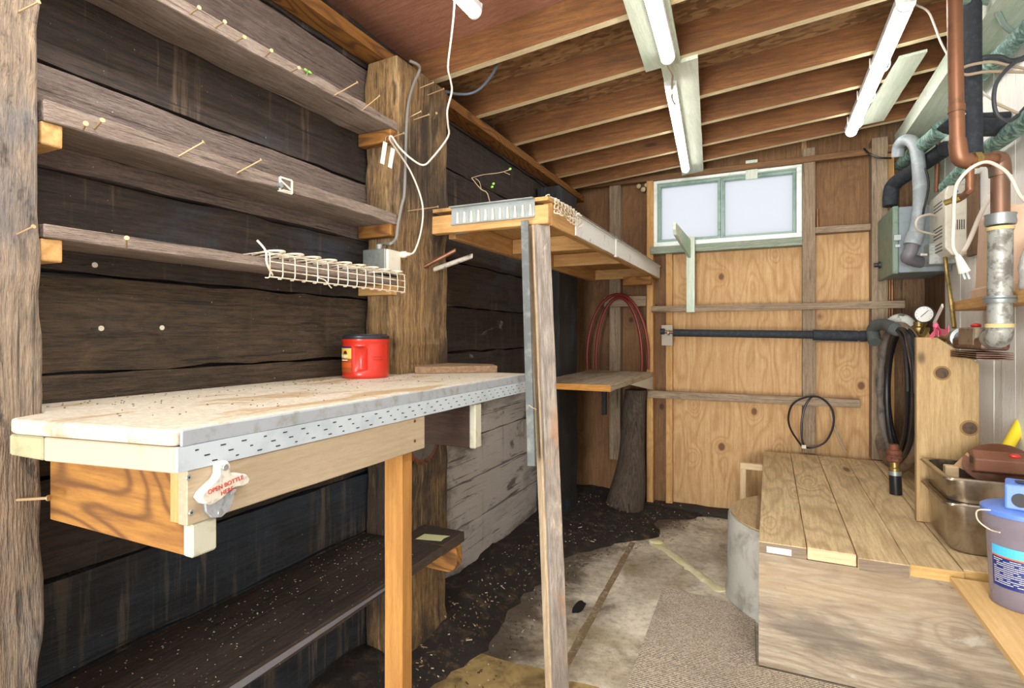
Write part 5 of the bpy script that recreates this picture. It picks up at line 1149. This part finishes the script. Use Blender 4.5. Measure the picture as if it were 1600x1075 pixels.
# cardboard
mb = MB(plain('tan_card', '#c39d76', .7)); mb.prism([ap(1491, 727, 2.25), ap(1512, 707, 2.2), ap(1541, 742, 2.13), ap(1525, 744, 2.16)], (.0, .008, .0)); tag(mb.build('card_sheet'), 'tan cardboard piece poking out of the upper steel pan', 'cardboard')
c = ap(1487, 733, 2.24); tag(MB(pinec('x')).box(c.x - .025, c.x + .02, c.y - .02, c.y + .02, c.z - .03, c.z + .015).build('wood_offcut', bevel=.003), 'small pale wood offcut in the corner of the upper steel pan', 'wood block')
t = thing('brown_tool', ap(1560, 730, 2.1), 'brown plastic tool with round guard and red button lying in the upper steel pan', 'tool')
BR = plain('brown_plastic', '#6b4533', .38, var='#7d5440', vs=9)
A = ap(1518, 720, 2.08); B = ap(1612, 728, 2.0); d = (B - A).normalized()
MB(BR).rings([[A + (Vector((0, 0, 1)) * math.sin(q) + d.cross(Vector((0, 0, 1))).normalized() * math.cos(q)) * .046 for q in [math.pi / 3 * k + .35 for k in range(6)]], [B + (Vector((0, 0, 1)) * math.sin(q) + d.cross(Vector((0, 0, 1))).normalized() * math.cos(q)) * .046 for q in [math.pi / 3 * k + .35 for k in range(6)]]]).build('tool_body', t, bevel=.003)
MB(SL).lathe(A + Vector((.0, 0, .006)) - d * .0015, -d, [(0, 0), (.015, 0), (.015, .0008), (0, .0008)], 16).build('socket_hole', t)
c = ap(1558, 722, 2.12); ax_ = Vector((-.25, -.55, .8)).normalized()
MB(BR).lathe(c - ax_ * .02, ax_, [(0, 0), (.105, 0), (.108, .004), (.108, .012), (.100, .016), (0, .014)], 36).build('round_guard', t, smooth=True)
b_ = ap(1586, 713, 1.955); MB(RED).sphere(b_, .014, (1.2, .8, .6)).build('red_button', t, smooth=True)
t = thing('hand_tool', ap(1575, 690, 2.2), 'yellow-gripped hand tool standing up out of the upper steel pan at the right', 'tool')
MB(plain('yellow_plastic', '#e6cf2e', .4)).tube([ap(1560, 725, 2.2), ap(1582, 685, 2.22), ap(1603, 648, 2.25)], .021, 14, 2).build('grip', t, smooth=True)
MB(orangewood('z')).tube([ap(1576, 712, 2.3), ap(1610, 655, 2.32)], .026, 12, 1).build('wooden_shaft', t, smooth=True)
# front shelf board (tan)
t = thing('side_table_board', (.74, 1.7, .48), 'smooth tan plywood board butting the platform front, carrying the clear bucket', 'board')
MB(tanply()).plank(.572, XR - .003, .9, 2.384, .487, .507, 'y', 10, .0003, 1).build('board', t, bevel=.001)
MB(stud('z')).plank(.60, .64, 1.0, 1.04, 0, .486, 'z', 4, .0005, 1).build('leg', t, bevel=.001)
MB(stud('z')).plank(.84, .88, 1.0, 1.04, 0, .486, 'z', 4, .0005, 1).build('leg', t, bevel=.001)
# bucket
bc = Vector((.722, 2.235, .5075))
t = thing('clear_bucket', bc, 'cloudy plastic bucket with blue lid and navy label on the tan board', 'bucket')
N = NT('cloudy_plastic'); N.b.inputs['Base Color'].default_value = lin('#9c93a0'); N.b.inputs['Roughness'].default_value = .22; N.b.inputs['Transmission Weight'].default_value = .45; N.b.inputs['Alpha'].default_value = .88
CP = N.m
MB(CP).lathe(bc, (0, 0, 1), [(0, 0), (.080, 0), (.083, .004), (.084, .014), (.0835, .02), (.086, .10), (.091, .20), (.0925, .225), (.101, .245), (.103, .285), (0, .286)], 48).build('bucket_body', t, smooth=True)
BL = plain('blue_lid_plastic', '#5b80cf', .4, var='#7390d4', vs=14)
MB(BL).lathe(bc + Vector((0, 0, .286)), (0, 0, 1), [(0, 0), (.106, 0), (.107, .004), (.107, .014), (.098, .020), (0, .020)], 48).build('lid', t, smooth=True)
k0 = bc + Vector((.0, .0, .306))
fw = Vector((-.31, -.95, 0)).normalized(); rt = Vector((.95, -.31, 0))
def bl(a, b, z): return k0 + rt * a + fw * b + Vector((0, 0, z))
o = MB(BL).rings([[bl(-.045, .06, 0), bl(.07, .06, 0), bl(.07, -.02, 0), bl(-.045, -.02, 0)], [bl(-.045, .045, .075), bl(.07, .045, .075), bl(.07, -.02, .085), bl(-.045, -.02, .085)]]).build('lid_spout', t, bevel=.006, seg=2)
nrm = (fw * 1 + Vector((0, 0, .2))).normalized()
MB(SL).lathe(bl(-.008, .0555, .032), nrm, [(0, 0), (.021, 0), (.021, .0012), (0, .0012)], 24).build('spout_hole', t)
MB(SL).lathe(bl(-.005, .018, .0835), (0, 0, 1), [(0, 0), (.017, 0), (.017, .0012), (0, .0012)], 24).build('spout_hole', t)
def bcurve(name, mat, a0, a1, z0, z1, ro=.0, par=None):
    def rad(z): return .0835 + (z - .02) / .18 * .0075 + ro
    mb = MB(mat); k = 12
    for i in range(k):
        qa, qb = math.radians(a0 + (a1 - a0) * i / k), math.radians(a0 + (a1 - a0) * (i + 1) / k)
        ring = []
        for e in (.0006, .0014):
            ring.append([bc + Vector((math.cos(q_) * (rad(z) + e), math.sin(q_) * (rad(z) + e), z)) for q_, z in ((qa, z0), (qb, z0), (qb, z1), (qa, z1))])
        mb.hexa(*ring)
    return mb.build(name, par or t)
lbn = bcurve('label', plain('label_navy2', '#1f2f6e', .4), -162, -92, .065, .158)
bcurve('label_band', plain('label_sky', '#4fb6e6', .4), -162, -92, .162, .192, .0004, lbn)
bcurve('label_stripe', plain('label_orange2', '#c9673a', .4), -162, -92, .1575, .1625, .0006, lbn)
LW = plain('label_white', '#f0e9dc', .5)
random.seed(4)
mbx = MB(LW)
def rad2(z): return .0835 + (z - .02) / .18 * .0075 + .0018
for r_ in range(13):
    z_ = .151 - r_ * .0062; a1 = random.choice((-98, -100, -97, -115))
    for i in range(10):
        if random.random() < .12: continue
        qa, qb = [math.radians(-158 + (a1 + 158) * j_ / 10) for j_ in (i, i + .92)]
        mbx.hexa(*[[bc + Vector((math.cos(q_) * (rad2(z_) + e), math.sin(q_) * (rad2(z_) + e), zz)) for q_, zz in ((qa, z_), (qb, z_), (qb, z_ + .0015), (qa, z_ + .0015))] for e in (0, .0005)])
mbx.build('small_print', lbn)
# bucket wire handle
hp = [at(1548, 797, d=1.68), at(1528, 797, d=1.70), at(1526, 808, d=1.71), at(1533, 818, d=1.71), at(1548, 828, d=1.70), at(1562, 832, d=1.66)]
MB(WC).tube(hp, .0022, 6, 4).build('wire_handle', t, smooth=True)
